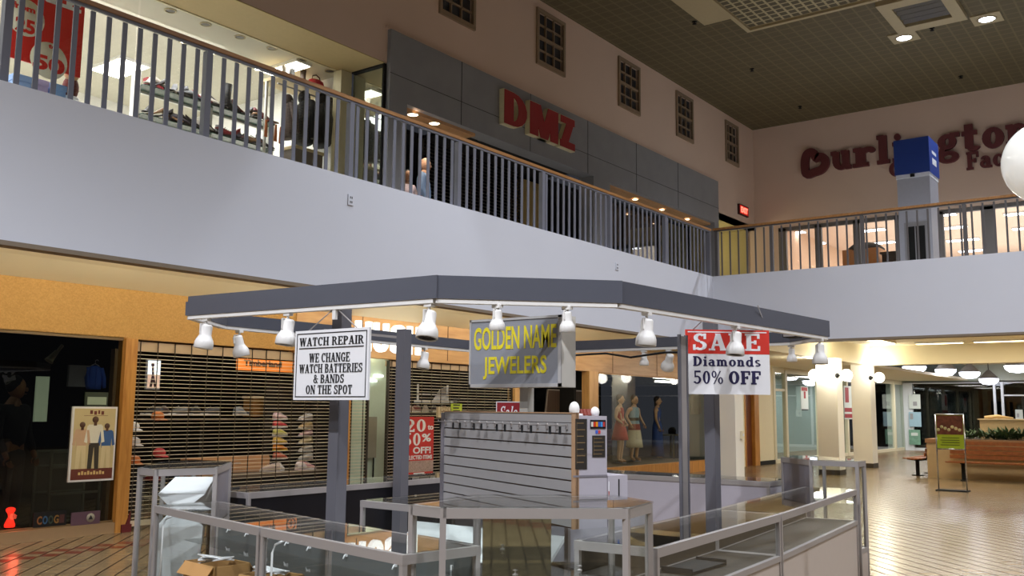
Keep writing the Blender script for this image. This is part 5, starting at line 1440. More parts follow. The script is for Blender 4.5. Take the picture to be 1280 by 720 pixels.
# shoes on the wall of the grille shop
YW = 12.5
t = thing('shoe_wall', 'dark slatted wall unit carrying the two columns of sneakers behind the grille', 'slat wall', (9.6, YW, 0))
xa = at(335, 560, 1, YW).x; xb = at(402, 560, 1, YW).x
MB().box(xa, YW+.1, .15, xb, YW+.16, 2.05).build('panel', mat('slat_dark', (26, 22, 19), .6), t)
m = MB()
A_ = [(350, 524.5, (232, 200, 206), (236, 236, 232)), (350, 534.5, (206, 70, 76), (238, 232, 230)), (350, 544.5, (210, 206, 110), (240, 238, 230)), (350, 555, (234, 196, 96), (236, 222, 214)), (350, 563.5, (240, 150, 50), (236, 210, 90)), (350, 574, (226, 120, 96), (240, 224, 220))]
B_ = [(382, 525, (240, 236, 238), (246, 244, 244)), (382, 535.5, (226, 196, 140), (240, 232, 214)), (382, 545.5, (226, 188, 196), (240, 236, 236)), (382, 554.5, (232, 214, 170), (242, 238, 228)), (382, 564.5, (206, 200, 196), (240, 240, 238)), (382, 574, (232, 230, 230), (244, 244, 244))]
desc = {350: ('pale pink', 'red', 'yellow green', 'yellow', 'orange', 'coral'), 382: ('white', 'tan', 'pale rose', 'cream', 'light grey', 'off white')}
for col in (A_, B_):
    for k, (px, py, c1, c2) in enumerate(col):
        q = at(px, py, 1, YW)
        m.box(q.x-.12, YW, q.z-.012, q.x+.12, YW+.1, q.z-.004)
        shoe('sneaker', c1, c2, '%s sneaker displayed in the %s sneaker column behind the grille' % (desc[px][k], 'left' if px == 350 else 'right'), (q.x, YW-.0, q.z), 0 if px == 350 else PI, None, 1.0)
m.build('shoe_ledge', M_aluw, t)
for px, py, c1, c2, rz, lab in ((348, 600, (226, 222, 220), (240, 240, 240), .5, 'white sneaker low on the front bench, under the left sneaker column'), (378, 597, (236, 226, 226), (240, 220, 220), .2, 'white and pink sneaker low on the front bench, under the right column'), (382, 603, (226, 170, 170), (240, 236, 236), -.3, 'rosy sneaker lowest of all behind the grille'), (337, 603, (190, 170, 160), (210, 200, 196), 2.4, 'greyish sneaker at the left end of the front bench')):
    q = at(px, py, 1, 11.95)
    shoe('sneaker', c1, c2, lab, (q.x, 11.95, .62), rz, None, 1.15)
t = thing('bench', 'long low dark bench carrying the lowest sneakers behind the grille', 'bench', (9.4, 11.95, 0))
MB().box(8.9, 11.76, .56, 10.9, 12.14, .62).build('bench_top', mat('bench_top', (96, 84, 72), .5), t)
MB().box(8.95, 11.8, 0, 10.85, 12.1, .56).build('bench_base', M_dark, t)
for k, (px, c1) in enumerate(((190, (40, 40, 44)), (205, (60, 44, 40)), (222, (90, 88, 84)), (245, (36, 34, 36)), (262, (52, 50, 52)), (300, (150, 160, 170)), (318, (40, 60, 90)))):
    q = at(px, 519, 1, 12.9)
    shoe('sneaker', c1, (210, 206, 200), 'dark sneaker on the long shelf behind the grille, %s from the left' % ('first', 'second', 'third', 'fourth', 'fifth', 'sixth', 'seventh')[k], (q.x, 12.9, q.z), .4 if k % 2 else 2.7, 'sneakers on the long shelf', 1.2)
q = at(250, 521.5, 1, 12.9); x0 = at(168, 521, 1, 12.9).x; x1 = at(335, 523, 1, 12.9).x
t = thing('wall_shelf', 'long dark shelf at eye height behind the left grille', 'shelf', (x0, 12.9, q.z))
MB().box(x0, 12.75, q.z-.05, x1, 13.1, q.z-.02).build('shelf_board', mat('shelf_brown', (62, 50, 40), .6), t)
for x in (x0+.1, (x0+x1)/2, x1-.1): MB().box(x-.02, 13.0, .0, x+.02, 13.05, q.z-.05).build('upright', M_dark, t)
for k, (px, py, c, lab) in enumerate(((236, 486, (190, 30, 34), 'tiny red toy bird hanging high behind the grille'),)):
    pass
# brown drawer cabinet and cartons low behind the grille
p = at(288, 573, 1, 12.2); q = at(336, 606, 1, 12.2)
t = thing('cabinet', 'tan wooden cabinet low behind the left grille beside the glass tower', 'cabinet', (p.x, 12.2, 0))
xl = at(250, 590, 1, 12.2).x
MB().box(xl, 12.2, .05, q.x, 12.7, p.z).build('carcass', mat('cab_tan', (196, 144, 100), .6), t)
for k in range(3):
    d = MB().box(xl+.03, 12.185, .1+.27*k, q.x-.03, 12.2, .33+.27*k).build('drawer', mat('cab_front', (206, 156, 112), .6), t)
    MB().tube([((xl+q.x)/2-.06, 12.17, .22+.27*k), ((xl+q.x)/2+.06, 12.17, .22+.27*k)], .008, 6).build('knob', M_alu, d)
p = at(312, 495, 1, 12.9); q = at(327, 521, 1, 12.9)
t = thing('stool', 'brown wooden stool like crate on the shelf behind the grille', 'crate', (p.x, 12.9, q.z))
MB().box(p.x, 12.8, q.z, q.x, 13.05, p.z-.03).build('body', mat('crate_brown', (140, 96, 44), .6), t)
MB().box(p.x-.02, 12.78, p.z-.04, q.x+.02, 13.07, p.z).build('lid', mat('crate_lid', (196, 180, 150), .6), t)
for k, (px, py, c) in enumerate(((338, 513, (220, 200, 60)), (344, 514, (200, 196, 190)), (351, 514, (226, 226, 226)))):
    q = at(px, py, 1, 12.85)
    tag(MB().lathe([(.001, 0), (.028, 0), (.03, .1), (.012, .14), (.012, .17), (.001, .172)], (q.x, 12.85, q.z-.1), 12).build('spray_bottle', mat('bottle%d' % k, c, .4)), '%s shoe care bottle on the shelf left of the sneaker columns' % ('yellow', 'grey', 'white')[k], 'bottle')
# hanging handbags on the left inside edge
for k, (px, py, c, nm_) in enumerate(((166, 533, (226, 226, 230), 'white'), (167, 552, (214, 212, 214), 'pale grey'), (199, 566, (200, 70, 74), 'red'), (197, 520, (190, 110, 50), 'orange'), (167, 575, (206, 120, 60), 'rust'))):
    q = at(px, py, 1, 12.0)
    t = thing('cap', '%s cap on a peg near the oak post behind the left grille' % nm_, 'cap', q)
    MB().ball((0, 0, 0), .09, 14, 8, (1, 1, .75)).build('crown', mat('cap_%s' % nm_, c, .7), t, False)
    MB().slab([(-.07, -.06, -.03), (.07, -.06, -.03), (.05, -.17, -.05), (-.05, -.17, -.05)], .008).build('brim', mat('cap_%s' % nm_, c, .7), t, False)

# left window: poster, stickers, figures
YP = U+.005
P = lambda px, py: at(px, py, 1, YP)
a = P(88.5, 508); b_ = P(146, 508); c = P(86, 603); d = P(141, 602)
x0 = (a.x+c.x)/2; x1 = (b_.x+d.x)/2; zt = a.z; zb = c.z; w_ = x1-x0; h_ = zt-zb
t = thing('poster', 'white framed cream poster of three standing figures in the dark left window', 'poster', (x0, U, zb))
YQ = U-.012
MB().box(x0, YQ, zb, x1, U+.015, zt).build('frame', M_signw, t)
MB().box(x0+.025, YQ-.002, zb+.025, x1-.025, YQ, zt-.025).build('print', mat('poster_cream', (206, 188, 140), .5, var=.12, scale=4), t)
MB().box(x0+.025, YQ-.003, zb+.025, x1-.025, YQ-.002, zb+.17*h_).build('red_foot', mat('poster_maroon', (110, 52, 40), .5), t)
def man(cx, zf, k, m_top, m_leg):
    """flat printed figure: two legs, shirt with arms, head"""
    X_ = x0+w_*cx; Z_ = zb+zf*h_; y = YQ-.003
    def q(name, m_, *pts):
        m = MB()
        for p4 in pts: m.slab([(X_+a_*k, y-.0012*len(m.v)/8, Z_+b4*k) for a_, b4 in p4], -.001)
        return m.build(name, m_, t)
    q('printed_trousers', m_leg, [(-.11, 0), (-.03, 0), (.0, .44), (-.1, .46)], [(.03, .0), (.11, 0), (.1, .46), (.0, .44)], [(-.1, .4), (.1, .4), (.1, .48), (-.1, .48)])
    q('printed_shirt', m_top, [(-.11, .44), (.11, .44), (.13, .82), (-.13, .82)], [(-.2, .5), (-.14, .48), (-.1, .8), (-.15, .8)], [(.14, .48), (.2, .5), (.15, .8), (.1, .8)])
    m = MB(); m.lathe([(.001, .003), (.062*k, .003), (.062*k, 0)], (X_, YQ-.002, Z_+.91*k), 14, Matrix.Rotation(PI/2, 4, 'X'))
    m.box(X_-.03*k, y-.004, Z_+.8*k, X_+.03*k, y-.003, Z_+.87*k).build('printed_head', mat('poster_skin', (92, 62, 44), .5), t)
man(.23, .17, .60, mat('pr_pink', (206, 170, 136), .5), mat('pr_cream', (220, 204, 160), .5))
man(.51, .16, .68, mat('pr_white', (228, 224, 206), .5), mat('pr_dark', (60, 54, 46), .5))
man(.78, .17, .58, mat('pr_blue', (60, 96, 150), .5), mat('pr_cream', (220, 204, 160), .5))
m = MB()
for k, (a0, a1, zz) in enumerate(((.38, .44, .93), (.47, .53, .92), (.56, .6, .93), (.63, .69, .92))): m.box(x0+w_*a0, YQ-.003, zb+h_*(zz-.03), x0+w_*a1, YQ-.002, zb+h_*(zz+.02))
m.box(x0+w_*.25, YQ-.003, zb+h_*.875, x0+w_*.78, YQ-.002, zb+h_*.88)
m.build('printed_title', mat('poster_maroon', (110, 52, 40), .5), t)
m = MB()
for k in range(9): m.box(x0+w_*(.2+.066*k), YQ-.004, zb+h_*.09, x0+w_*(.2+.066*k+.045), YQ-.003, zb+h_*(.125+.015*(k % 2)))
m.build('printed_words', mat('poster_cream2', (224, 196, 130), .5), t)
# small cards above and below
a = P(109, 496); b_ = P(132, 508)
t = thing('window_card', 'pale green small card stuck just above the framed poster', 'card', (a.x, U, b_.z))
MB().box(a.x-.03, U-.006, b_.z, b_.x+.02, U+.015, a.z+.06).build('backing', mat('card_dkgreen', (44, 54, 40), .6), t)
MB().box(a.x, U-.008, b_.z+.02, b_.x, U-.006, a.z).build('card', mat('card_green', (150, 166, 146), .6), t)
a = P(42, 643); b_ = P(82, 656)
t = thing('window_sticker', 'black sticker with coloured round letters low in the dark left window', 'sticker', (a.x, U, b_.z))
MB().box(a.x, U-.004, b_.z, b_.x, U+.012, a.z+.02).build('sticker', M_darker, t)
for k, (ch, cc) in enumerate((('C', (140, 90, 40)), ('O', (44, 90, 130)), ('O', (44, 60, 44)), ('G', (140, 100, 40)), ('I', (70, 34, 34)))):
    m = MB(); zc_ = b_.z+.03; ww = (b_.x-a.x)*.15
    letters(m, ch, (a.x+(b_.x-a.x)*(.1+.17*k), U-.005, zc_), (1, 0, 0), (0, 0, 1), ww, .1, .002, 'sans', .03); m.build('letter', mat('coog%d' % k, cc, .5), t)
a = P(89, 641); b_ = P(124, 654)
t = thing('window_sticker', 'purplish sticker with a white round crest beneath the framed poster', 'sticker', (a.x, U, b_.z))
MB().box(a.x, U-.004, b_.z, b_.x, U+.012, a.z).build('sticker', mat('stick_purple', (92, 66, 80), .6), t)
MB().lathe([(.001, .004), (.055, .004), (.055, 0)], ((a.x+2*b_.x)/3, U-.004, (a.z+b_.z)/2), 20, Matrix.Rotation(PI/2, 4, 'X')).build('crest', mat('crest_pale', (150, 146, 132), .6), t)
MB().slab([((a.x+2*b_.x)/3-.03, U-.009, (a.z+b_.z)/2-.02), ((a.x+2*b_.x)/3+.03, U-.009, (a.z+b_.z)/2-.02), ((a.x+2*b_.x)/3, U-.009, (a.z+b_.z)/2+.035)], -.001).build('crest_mark', M_ink, t)
# red glowing figure
c = at(13, 656, 1, U-.0+.12)
t = thing('red_lamp', 'small red glowing hourglass lamp low in the dark left window', 'lamp', (c.x, U+.14, .16))
MB().lathe([(.001, 0), (.055, 0), (.06, .03), (.045, .07), (.022, .12), (.03, .16), (.05, .19), (.052, .215), (.03, .23), (.001, .235)], (c.x, U+.14, .17), 18).build('glow', emit('red_glow', (255, 40, 24), 4), t)
MB().lathe([(.001, 0), (.06, 0), (.06, .012), (.001, .012)], (c.x, U+.14, .16), 18).build('foot', M_darker, t)
point((c.x, U-.02, .3), 1.2, (1, .1, .05), .05)
# dark mannequin and hanging lamp in the left window
c = at(17, 540, 1, 12.1)
t = thing('mannequin', 'mannequin in a black jacket at the far left of the dark window', 'mannequin', (c.x, 12.15, .0), .5)
figure(t, 1.95, ((.26, .0, -.27), (.24, -.12, -.5)), mat('manq_brown', (130, 92, 62), .6), M_blkf, M_blkf, mat('jeans_dark', (30, 32, 40), .9), headturn=.7)
c = at(66, 446, 1, 12.2)
t = thing('track_lamp', 'beige spot lamp tilted inside the dark left window', 'lamp', c)
MB().tube([(.12, 0, .16), (.02, 0, .02)], .022, 10).build('stem', mat('lamp_beige', (150, 146, 120), .5), t, False)
MB().tube([(.05, 0, .07), (-.03, 0, -.03), (-.05, 0, -.06)], [.03, .045, .06], 14).build('shade', mat('lamp_beige', (150, 146, 120), .5), t, False)
c = at(54, 490, 1, 13.5)
tag(MB().box(c.x-.1, 13.5, c.z-.42, c.x+.08, 13.54, c.z+.22).build('light_panel', emit('lit_dim', (170, 180, 150), .5)), 'narrow pale lit panel deep inside the dark left window', 'panel')
p = at(87, 456, 1, 14.5); q = at(120, 484, 1, 14.5)
tag(MB().box(p.x, 14.5, q.z, q.x, 14.55, p.z).build('wall_panel', mat('panel_grey', (150, 156, 160), .6)), 'grey panel on the back wall above the framed poster', 'panel')
p = at(113, 458, 1, 13.6); q = at(123, 484, 1, 13.6)
t = thing('shirt', 'blue shirt hanging by the oak post inside the dark left window', 'shirt', ((p.x+q.x)/2, 13.6, p.z)); jacket(t, mat('shirt_royal', (50, 90, 180), .8), mat('shirt_royal', (50, 90, 180), .8), .55, False)
t = thing('display_case', 'dim glass cabinet behind the framed poster in the dark left window', 'display case', (6.2, 12.6, 0))
p = at(65, 565, 1, 12.4); q = at(122, 640, 1, 12.4)
m = MB()
for x in (p.x, q.x):
    for y in (12.4, 12.8): m.bar((x, y, 0), (x, y, p.z), .03)
for z in (.1, .45, .8, p.z): m.bar((p.x, 12.4, z), (q.x, 12.4, z), .03).bar((p.x, 12.8, z), (q.x, 12.8, z), .03)
m.build('frame', mat('case_dim', (110, 116, 104), .5), t)
MB().box(p.x, 12.4, .44, q.x, 12.8, .45).box(p.x, 12.4, .79, q.x, 12.8, .8).build('glass_shelf', GLASS, t)
MB().box(p.x, 12.79, .1, q.x, 12.81, p.z).build('back_panel', mat('case_dim2', (80, 84, 76), .5), t)
tag(MB().box(q.x+.05, 12.3, 0, q.x+.16, 12.4, 2.4).build('wall_post', mat('post_brown_dark', (120, 92, 50), .6)), 'dark wooden post behind the glass right of the framed poster', 'post')

# pale green opening: back wall lights, easel board
for k, (px, py) in enumerate(((473, 470), (465, 476))):
    q = at(px, py, 1, 11.84)
    tag(MB().box(q.x-.1, 11.82, q.z-.02, q.x+.1, 11.86, q.z+.02).build('wall_light', emit('lit_strip', (250, 250, 240), 3.0)), 'short bright strip light in the pale green opening, %s one' % ('upper', 'lower')[k], 'light')
area((11.65, 11.66, 2.9), 14, .5, .25, (.95, 1, .92))
a = at(462.5, 521, 1, U+.3); b_ = at(474, 572, 1, U+.3)
t = thing('easel_board', 'narrow grey standing board in the pale green opening', 'board', (a.x, U+.3, 0))
b_.x = min(b_.x, 11.92); MB().box(a.x-.06, U+.3, b_.z, b_.x, U+.32, a.z).build('board', mat('easel_grey', (140, 138, 122), .6), t)
m = MB()
for x in (a.x-.02, b_.x-.03): m.bar((x, U+.33, 0), (x, U+.33, a.z), .02)
m.build('leg', M_darker, t)
# small sign board behind the narrow grille
a = at(437, 502, 1, U+.5); b_ = at(452, 531, 1, U+.5)
t = thing('shoe_box_sign', 'cream card with two dark dots behind the narrow grille', 'card', (a.x, U+.5, b_.z))
MB().box(a.x, U+.5, b_.z, b_.x, U+.52, a.z).build('card', mat('card_cream', (214, 190, 150), .6), t)
MB().ball((a.x+.12, U+.495, (a.z+b_.z)/2-.03), .03, 10, 6, (1, .3, 1)).ball((a.x+.2, U+.495, (a.z+b_.z)/2-.03), .03, 10, 6, (1, .3, 1)).build('dot', M_ink, t)
for k, py in enumerate((553, 578, 596)):
    q = at(443, py, 1, U+.5)
    tag(MB().box(q.x-.2, U+.45, q.z-.02, q.x+.18, U+.7, q.z+.02).build('white_shelf', M_signw), 'short white shelf behind the narrow grille, %s of three' % ('top', 'middle', 'lowest')[k], 'shelf')

# red percent poster on the second grille
a = at(500, 521, 1, U); b_ = at(540.5, 598, 1, U); a2 = at(540.5, 521, 1, U)
x0, x1, zt, zb = at(497, 521, 1, U).x, b_.x, a2.z, b_.z; w_ = x1-x0; h_ = zt-zb
t = thing('poster', 'red percent off poster on the grille right of the second grey post', 'poster', (x0, U, zb))
MB().box(x0, U-.01, zb, x1, U, zt).build('sheet', mat('poster_red', (196, 40, 34), .5), t)
MB().box(x0, U-.013, zb+.12*h_, x1, U-.01, zb+.30*h_).build('photo_band', mat('poster_photo', (170, 146, 136), .5, var=.6, scale=40), t)
m = MB()
def pt(txt, fx0, fx1, fz0, fz1, b=.03, face='sans'):
    letters(m, txt, (x0+w_*fx0, U-.013, zb+h_*fz0), (1, 0, 0), (0, 0, 1), w_*(fx1-fx0), h_*(fz1-fz0), .003, face, b)
pt('20', .2, .76, .76, .96, .03, 'serif'); pt('to', .82, .98, .79, .87); pt('50', .15, .62, .54, .74, .03, 'serif'); pt('%', .66, .92, .6, .73); pt('OFF!', .42, .92, .41, .52); pt('ON SELECTED ITEMS', .04, .96, .32, .385)
m.build('lettering', M_signw, t)
MB().slab([(x0+w_*.45, U-.014, zb+h_*.07), (x0+w_*.6, U-.014, zb+h_*.02), (x0+w_*.75, U-.014, zb+h_*.07), (x0+w_*.75, U-.014, zb+h_*.11), (x0+w_*.45, U-.014, zb+h_*.11)], -.002).build('emblem', M_signw, t)
a = at(563.5, 504.5, 1, U); b_ = at(577, 518, 1, U)
t = thing('notice', 'lime green paper notice on the grille above the slat wall', 'notice', (a.x, U, b_.z))
MB().box(a.x, U-.008, b_.z, b_.x, U, a.z).build('paper', mat('lime_paper', (186, 206, 60), .7), t)
m = MB()
for k in range(5): m.box(a.x+.06, U-.0095, b_.z+.05+.055*k, b_.x-.06-.03*(k % 2), U-.008, b_.z+.075+.055*k)
m.build('lettering', M_ink, t)
a = at(548, 509, 1, U); b_ = at(563, 522, 1, U)
t = thing('notice', 'beige card with faint capitals left of the lime notice', 'notice', (a.x, U, b_.z))
MB().box(a.x, U+.0, b_.z, b_.x, U+.05, a.z).build('card', mat('beige_card', (206, 188, 156), .7), t)
m = MB(); letters(m, 'KEDS', (a.x+.05, U-.001, b_.z+.07), (1, 0, 0), (0, 0, 1), (b_.x-a.x)*.75, .12, .002, 'sans'); m.build('lettering', mat('faint_tan', (150, 130, 100), .6), t)
# white framed pictures inside the second shop
p = at(525, 480, 1, 12.7); q = at(563, 502, 1, 12.7)
t = thing('shop_display', 'white outlined picture display on a white ledge behind the second grille', 'display', (p.x, 12.7, q.z))
MB().box(p.x, 12.6, q.z-.03, q.x+.1, 12.85, q.z+.02).build('ledge', M_signw, t)
MB().box(p.x, 12.75, q.z+.02, p.x+.03, 12.78, p.z).box(q.x-.03, 12.75, q.z+.02, q.x, 12.78, p.z).box(p.x, 12.75, q.z+.12, q.x, 12.78, q.z+.15).build('frame', M_signw, t)
MB().slab([(q.x-.5, 12.74, q.z+.02), (q.x-.06, 12.74, q.z+.02), (q.x-.1, 12.74, p.z-.03), (q.x-.3, 12.74, p.z-.1)], -.005).build('picture', mat('picture_grey', (196, 196, 200), .6, var=.5, scale=18), t)
for k in range(5):
    q2 = at(512+10*k, 515, 1, 12.9)
    t = thing('shoe', 'x', 'shoe'); bpy.data.objects.remove(t)
    shoe('sneaker', ((180, 150, 130), (120, 60, 56), (200, 190, 180), (70, 60, 66), (160, 120, 90))[k], (220, 214, 206), '%s sneaker on the shelf behind the second grille above the red poster' % ('pale brown', 'dark red', 'off white', 'charcoal', 'tan')[k], (q2.x, 12.9, q2.z), .3*k, None, 1.2)
q2 = at(530, 517, 1, 12.9)
tag(MB().box(q2.x-.8, 12.75, q2.z-.04, q2.x+.8, 13.1, q2.z-.005).box(q2.x-.75, 13.0, 0, q2.x-.7, 13.05, q2.z-.04).box(q2.x+.7, 13.0, 0, q2.x+.75, 13.05, q2.z-.04).build('wall_shelf', mat('shelf_brown', (62, 50, 40), .6)), 'brown shelf of five sneakers behind the second grille', 'shelf')

# dark entrance with mesh panel
p = at(682, 487, 1, 12.2); q = at(731, 487, 1, 12.2); r = at(731, 545, 1, 12.2)
t = thing('mesh_screen', 'dark brown perforated screen in the shop entrance right of the sign pole', 'screen', (p.x, 12.2, 0))
xb0 = at(676, 530, 1, 12.2).x
MB().slab([(xb0-.1, 12.2, .1), (q.x, 12.2, .1), (q.x, 12.2, p.z), (p.x+.05, 12.2, p.z)], .03).build('mesh', grid_mat('mesh_brown', (62, 44, 34), (96, 74, 58), .06, .02), t)
MB().bar((xb0-.1, 12.18, .1), (p.x+.05, 12.18, p.z), .03).bar((p.x+.05, 12.18, p.z), (q.x, 12.18, p.z), .03).build('frame', mat('mesh_frame', (150, 140, 130), .5), t)
t = thing('bentwood_chair', 'dark curved bentwood chair in the shop entrance by the sign pole', 'chair', (17.4, 12.6, 0))
c = at(671, 505, 1, 12.6); c.x = min(c.x, 17.7)
m = MB()
for k in range(4): m.tube([(c.x-.18+.06*k, 12.6+.05*k, c.z-.35), (c.x-.2+.06*k, 12.6+.05*k, c.z), (c.x-.05+.06*k, 12.6+.05*k, c.z+.25), (c.x+.12+.06*k, 12.6+.05*k, c.z+.05), (c.x+.14+.04*k, 12.6+.05*k, c.z-.35)], .018, 8)
m.build('back_loop', M_darker, t)
MB().lathe([(.001, 0), (.24, 0), (.25, .03), (.001, .05)], (c.x, 12.75, .46), 20).build('seat', M_darker, t)
for sx in (-.16, .16):
    for sy in (-.15, .15): MB().tube([(c.x+sx, 12.75+sy, .46), (c.x+sx*1.2, 12.75+sy*1.2, 0)], .016, 8).build('leg', M_darker, t)
tag(MB().box(15.85, 12.0, 0, 16.4, 12.06, 2.3).build('grey_board', mat('board_grey', (96, 94, 92), .7)), 'plain grey board standing in the shop entrance left of the sign pole', 'board')

# clothing window: three dressed mannequins
for px, yy, rz, lab, dress, arms in (
    (775, 12.5, .2, 'mannequin in a red sleeveless dress in the clothing shop window', [('red_dress', [(.12, 1.40), (.15, 1.3), (.125, 1.08), (.2, .9), (.27, .68), (.29, .58), (.28, .58)], mat('dress_red', (176, 62, 52), .8, var=.25, scale=10))], ((.3, .02, -.24), (.2, -.1, -.36))),
    (793, 12.7, -.2, 'mannequin in a striped blue top and cream skirt in the clothing shop window', [('striped_top', [(.12, 1.42), (.17, 1.3), (.14, 1.08), (.17, .98)], mat('dress_pale', (150, 178, 190), .8)), ('brown_stripe', [(.15, 1.14), (.145, 1.06)], mat('dress_brown', (92, 84, 70), .8)), ('red_stripe', [(.172, .97), (.2, .82)], mat('dress_redband', (150, 84, 72), .8)), ('cream_skirt', [(.19, .84), (.25, .5), (.27, .36), (.26, .36)], mat('dress_cream', (224, 220, 192), .8))], ((.3, .05, -.2), (.3, -.1, -.4))),
    (822, 13.0, .3, 'mannequin in a long blue gown in the clothing shop window', [('blue_gown', [(.12, 1.42), (.16, 1.3), (.13, 1.08), (.19, .9), (.22, .4), (.26, .06), (.25, .06)], mat('gown_blue', (58, 84, 146), .8, var=.2))], ((.25, .0, -.27), (.22, -.08, -.5)))):
    q = at(px, 560, 1, yy)
    t = thing('mannequin', lab, 'mannequin', (q.x, yy, .28), rz)
    figure(t, 1.74, arms, M_manq, mat('wig_dark', (54, 44, 38), .7), None, None, dress, True)
    MB().lathe([(.001, .0), (.17, .0), (.17, .012), (.001, .014)], (0, 0, 0), 20).build('base', M_aluw, t, False)
q = at(840, 530, 1, 13.2)
t = thing('shop_table', 'small pale table with a dark bag at the right of the clothing window', 'table', (q.x, 13.2, .28))
MB().box(-.45, -.3, .62, .45, .3, .66).build('table_top', mat('table_pale', (176, 176, 160), .6), t, False)
for sx in (-.4, .4):
    for sy in (-.25, .25): MB().bar((sx, sy, 0), (sx, sy, .62), .04).build('leg', mat('table_pale', (176, 176, 160), .6), t, False)
tag(MB().lathe([(.001, 0), (.16, 0), (.17, .12), (.1, .2), (.001, .21)], (q.x, 13.2, .944), 16, None, 1, .6).build('handbag', M_darker), 'dark handbag on the pale table in the clothing window', 'bag')
q = at(869, 505, 1, 13.2)
t = thing('dress', 'pale hanging dress at the right end of the clothing window', 'dress', (q.x, 13.2, q.z+.3)); jacket(t, mat('dress_beige', (170, 160, 134), .8), mat('dress_beige', (170, 160, 134), .8), 1.0, False)
MB().tube([(.03, 0, .19), (.03, 0, 2.94-t.location.z)], .006, 6).build('hanging_rod', M_alu, t, False)
area((21, 12.4, 2.85), 12, 5, .5, (1, .95, .85), (21, 13.2, .8)); 
for k, (px, py) in enumerate(((834, 472), (836, 477))):
    q = at(px, py, 1, 13.5)
    tag(MB().box(q.x-.45, 13.45, q.z-.03, q.x+.45, 13.75, q.z+.02).build('ceiling_light', emit('lit_strip', (250, 250, 240), 3.0)), 'bright strip light high in the clothing window, %s one' % ('upper', 'lower')[k], 'light')
# box on the pier side
q = at(933.5, 563, 1, 9.0)
t = thing('socket', 'small cream switch box on the right edge of the near pier', 'switch', (20.0, 8.53, 1.1))
MB().box(19.95, 8.5, 1.02, 20.06, 8.55, 1.2).build('box', M_cream, t)
MB().box(19.98, 8.49, 1.08, 20.03, 8.5, 1.14).build('switch', M_signw, t)

# globes on the piers
M_globe = emit('globe_white', (255, 250, 240), 6.0)
def sconce(label, p, wall):
    t = thing('globe_lamp', label, 'lamp', p, 0)
    MB().ball((0, 0, 0), .155, 22, 14).build('globe', M_globe, t, False)
    d = Vector(wall)-Vector(p)
    e = d.normalized()*.15
    MB().tube([e, d], .03, 10).tube([d-d.normalized()*.02, d], .07, 14).build('bracket', M_darker, t, False)
x, y, w_ = (25.46, 8.86, (25.46, 8.62)), 0, 0
for (px, py, Yv, wl, lab) in ((1018, 469, 8.84, 'L1', 'round glowing globe lamp left of the nearer cream pier'), (1058, 469, 7.86, 'R1', 'round glowing globe lamp between the two cream piers'), (1099, 472, 8.2, 'R2', 'round glowing globe lamp right of the farther cream pier')):
    q = at(px, py, 0, 25.12 if wl != 'R2' else 29.3)
    wall = {'L1': (25.25, 8.62, q.z), 'R1': (25.25, 8.08, q.z), 'R2': (29.42, 8.42, q.z)}[wl]
    sconce(lab, (q.x, q.y, q.z), wall)
    point((q.x-.15, q.y, q.z+.28), 40, (1, .95, .8), .15)

# coffer tube lights under the far gallery
for k, (x, y, ly, lx) in enumerate(((26.0, 7.4, .34, 3.6), (28.4, 6.2, 1.2, .2), (28.4, 4.7, 1.2, .2), (28.4, 3.2, 1.2, .2), (23.0, 1.0, .3, 2.4))):
    troffer('warm strip light under the far gallery, %s' % ('the long one beside the left beam', 'first thin one by the far beam', 'second thin one by the far beam', 'third thin one by the far beam', 'near the frame edge')[k], x, y, 3.62, ly, lx, None, emit('tube_warm', (255, 236, 190), 5))
for x, y in ((22, 5), (26.5, 5), (22, 0), (26.5, 0)):
    area((x, y, 3.55), 75, 1.6, 1.6, (1, .95, .86))
for x in (33, 38, 43):
    area((x, 10.0, 3.04), 70, 2, 1.2, (1, .96, .9)); area((x, 4.0, 3.7), 90, 2, 2, (1, .97, .95))
for x in (32, 37, 42): area((x, 13, 2.95), 55, 3, 1.2, (.9, 1, .98))
# pendants in the far hall
M_pend = emit('pendant_glow', (238, 240, 255), 9)
for px, py, X, lab in ((1143, 460, 38.5, 'glowing bowl pendant lamp in the far hall, leftmost'), (1182, 463.5, 39.5, 'glowing pendant lamp with grey cone in the far hall, second from left'), (1212, 467, 41, 'glowing pendant lamp with grey cone in the far hall, third from left'), (1236, 475, 44, 'small glowing pendant lamp in the far hall beside the white window post'), (1272, 459, 37.5, 'large glowing bowl pendant lamp in the far hall, rightmost')):
    q = at(px, py, 0, X)
    t = thing('pendant_lamp', lab, 'lamp', q)
    r_ = .43 if X < 39 else .38
    MB().lathe([(.001, -.2), (r_*.6, -.17), (r_*.93, -.06), (r_, .04), (r_*.94, .06)], (0, 0, 0), 22).build('bowl', M_pend, t, False)
    MB().lathe([(r_, .05), (r_*.8, .16), (r_*.3, .36), (.05, .42), (.001, .42)], (0, 0, 0), 22).build('cone', M_aluw, t, False)
    MB().tube([(0, 0, .4), (0, 0, max(.45, 3.75-q.z))], .015, 6).build('stem', M_darker, t, False)
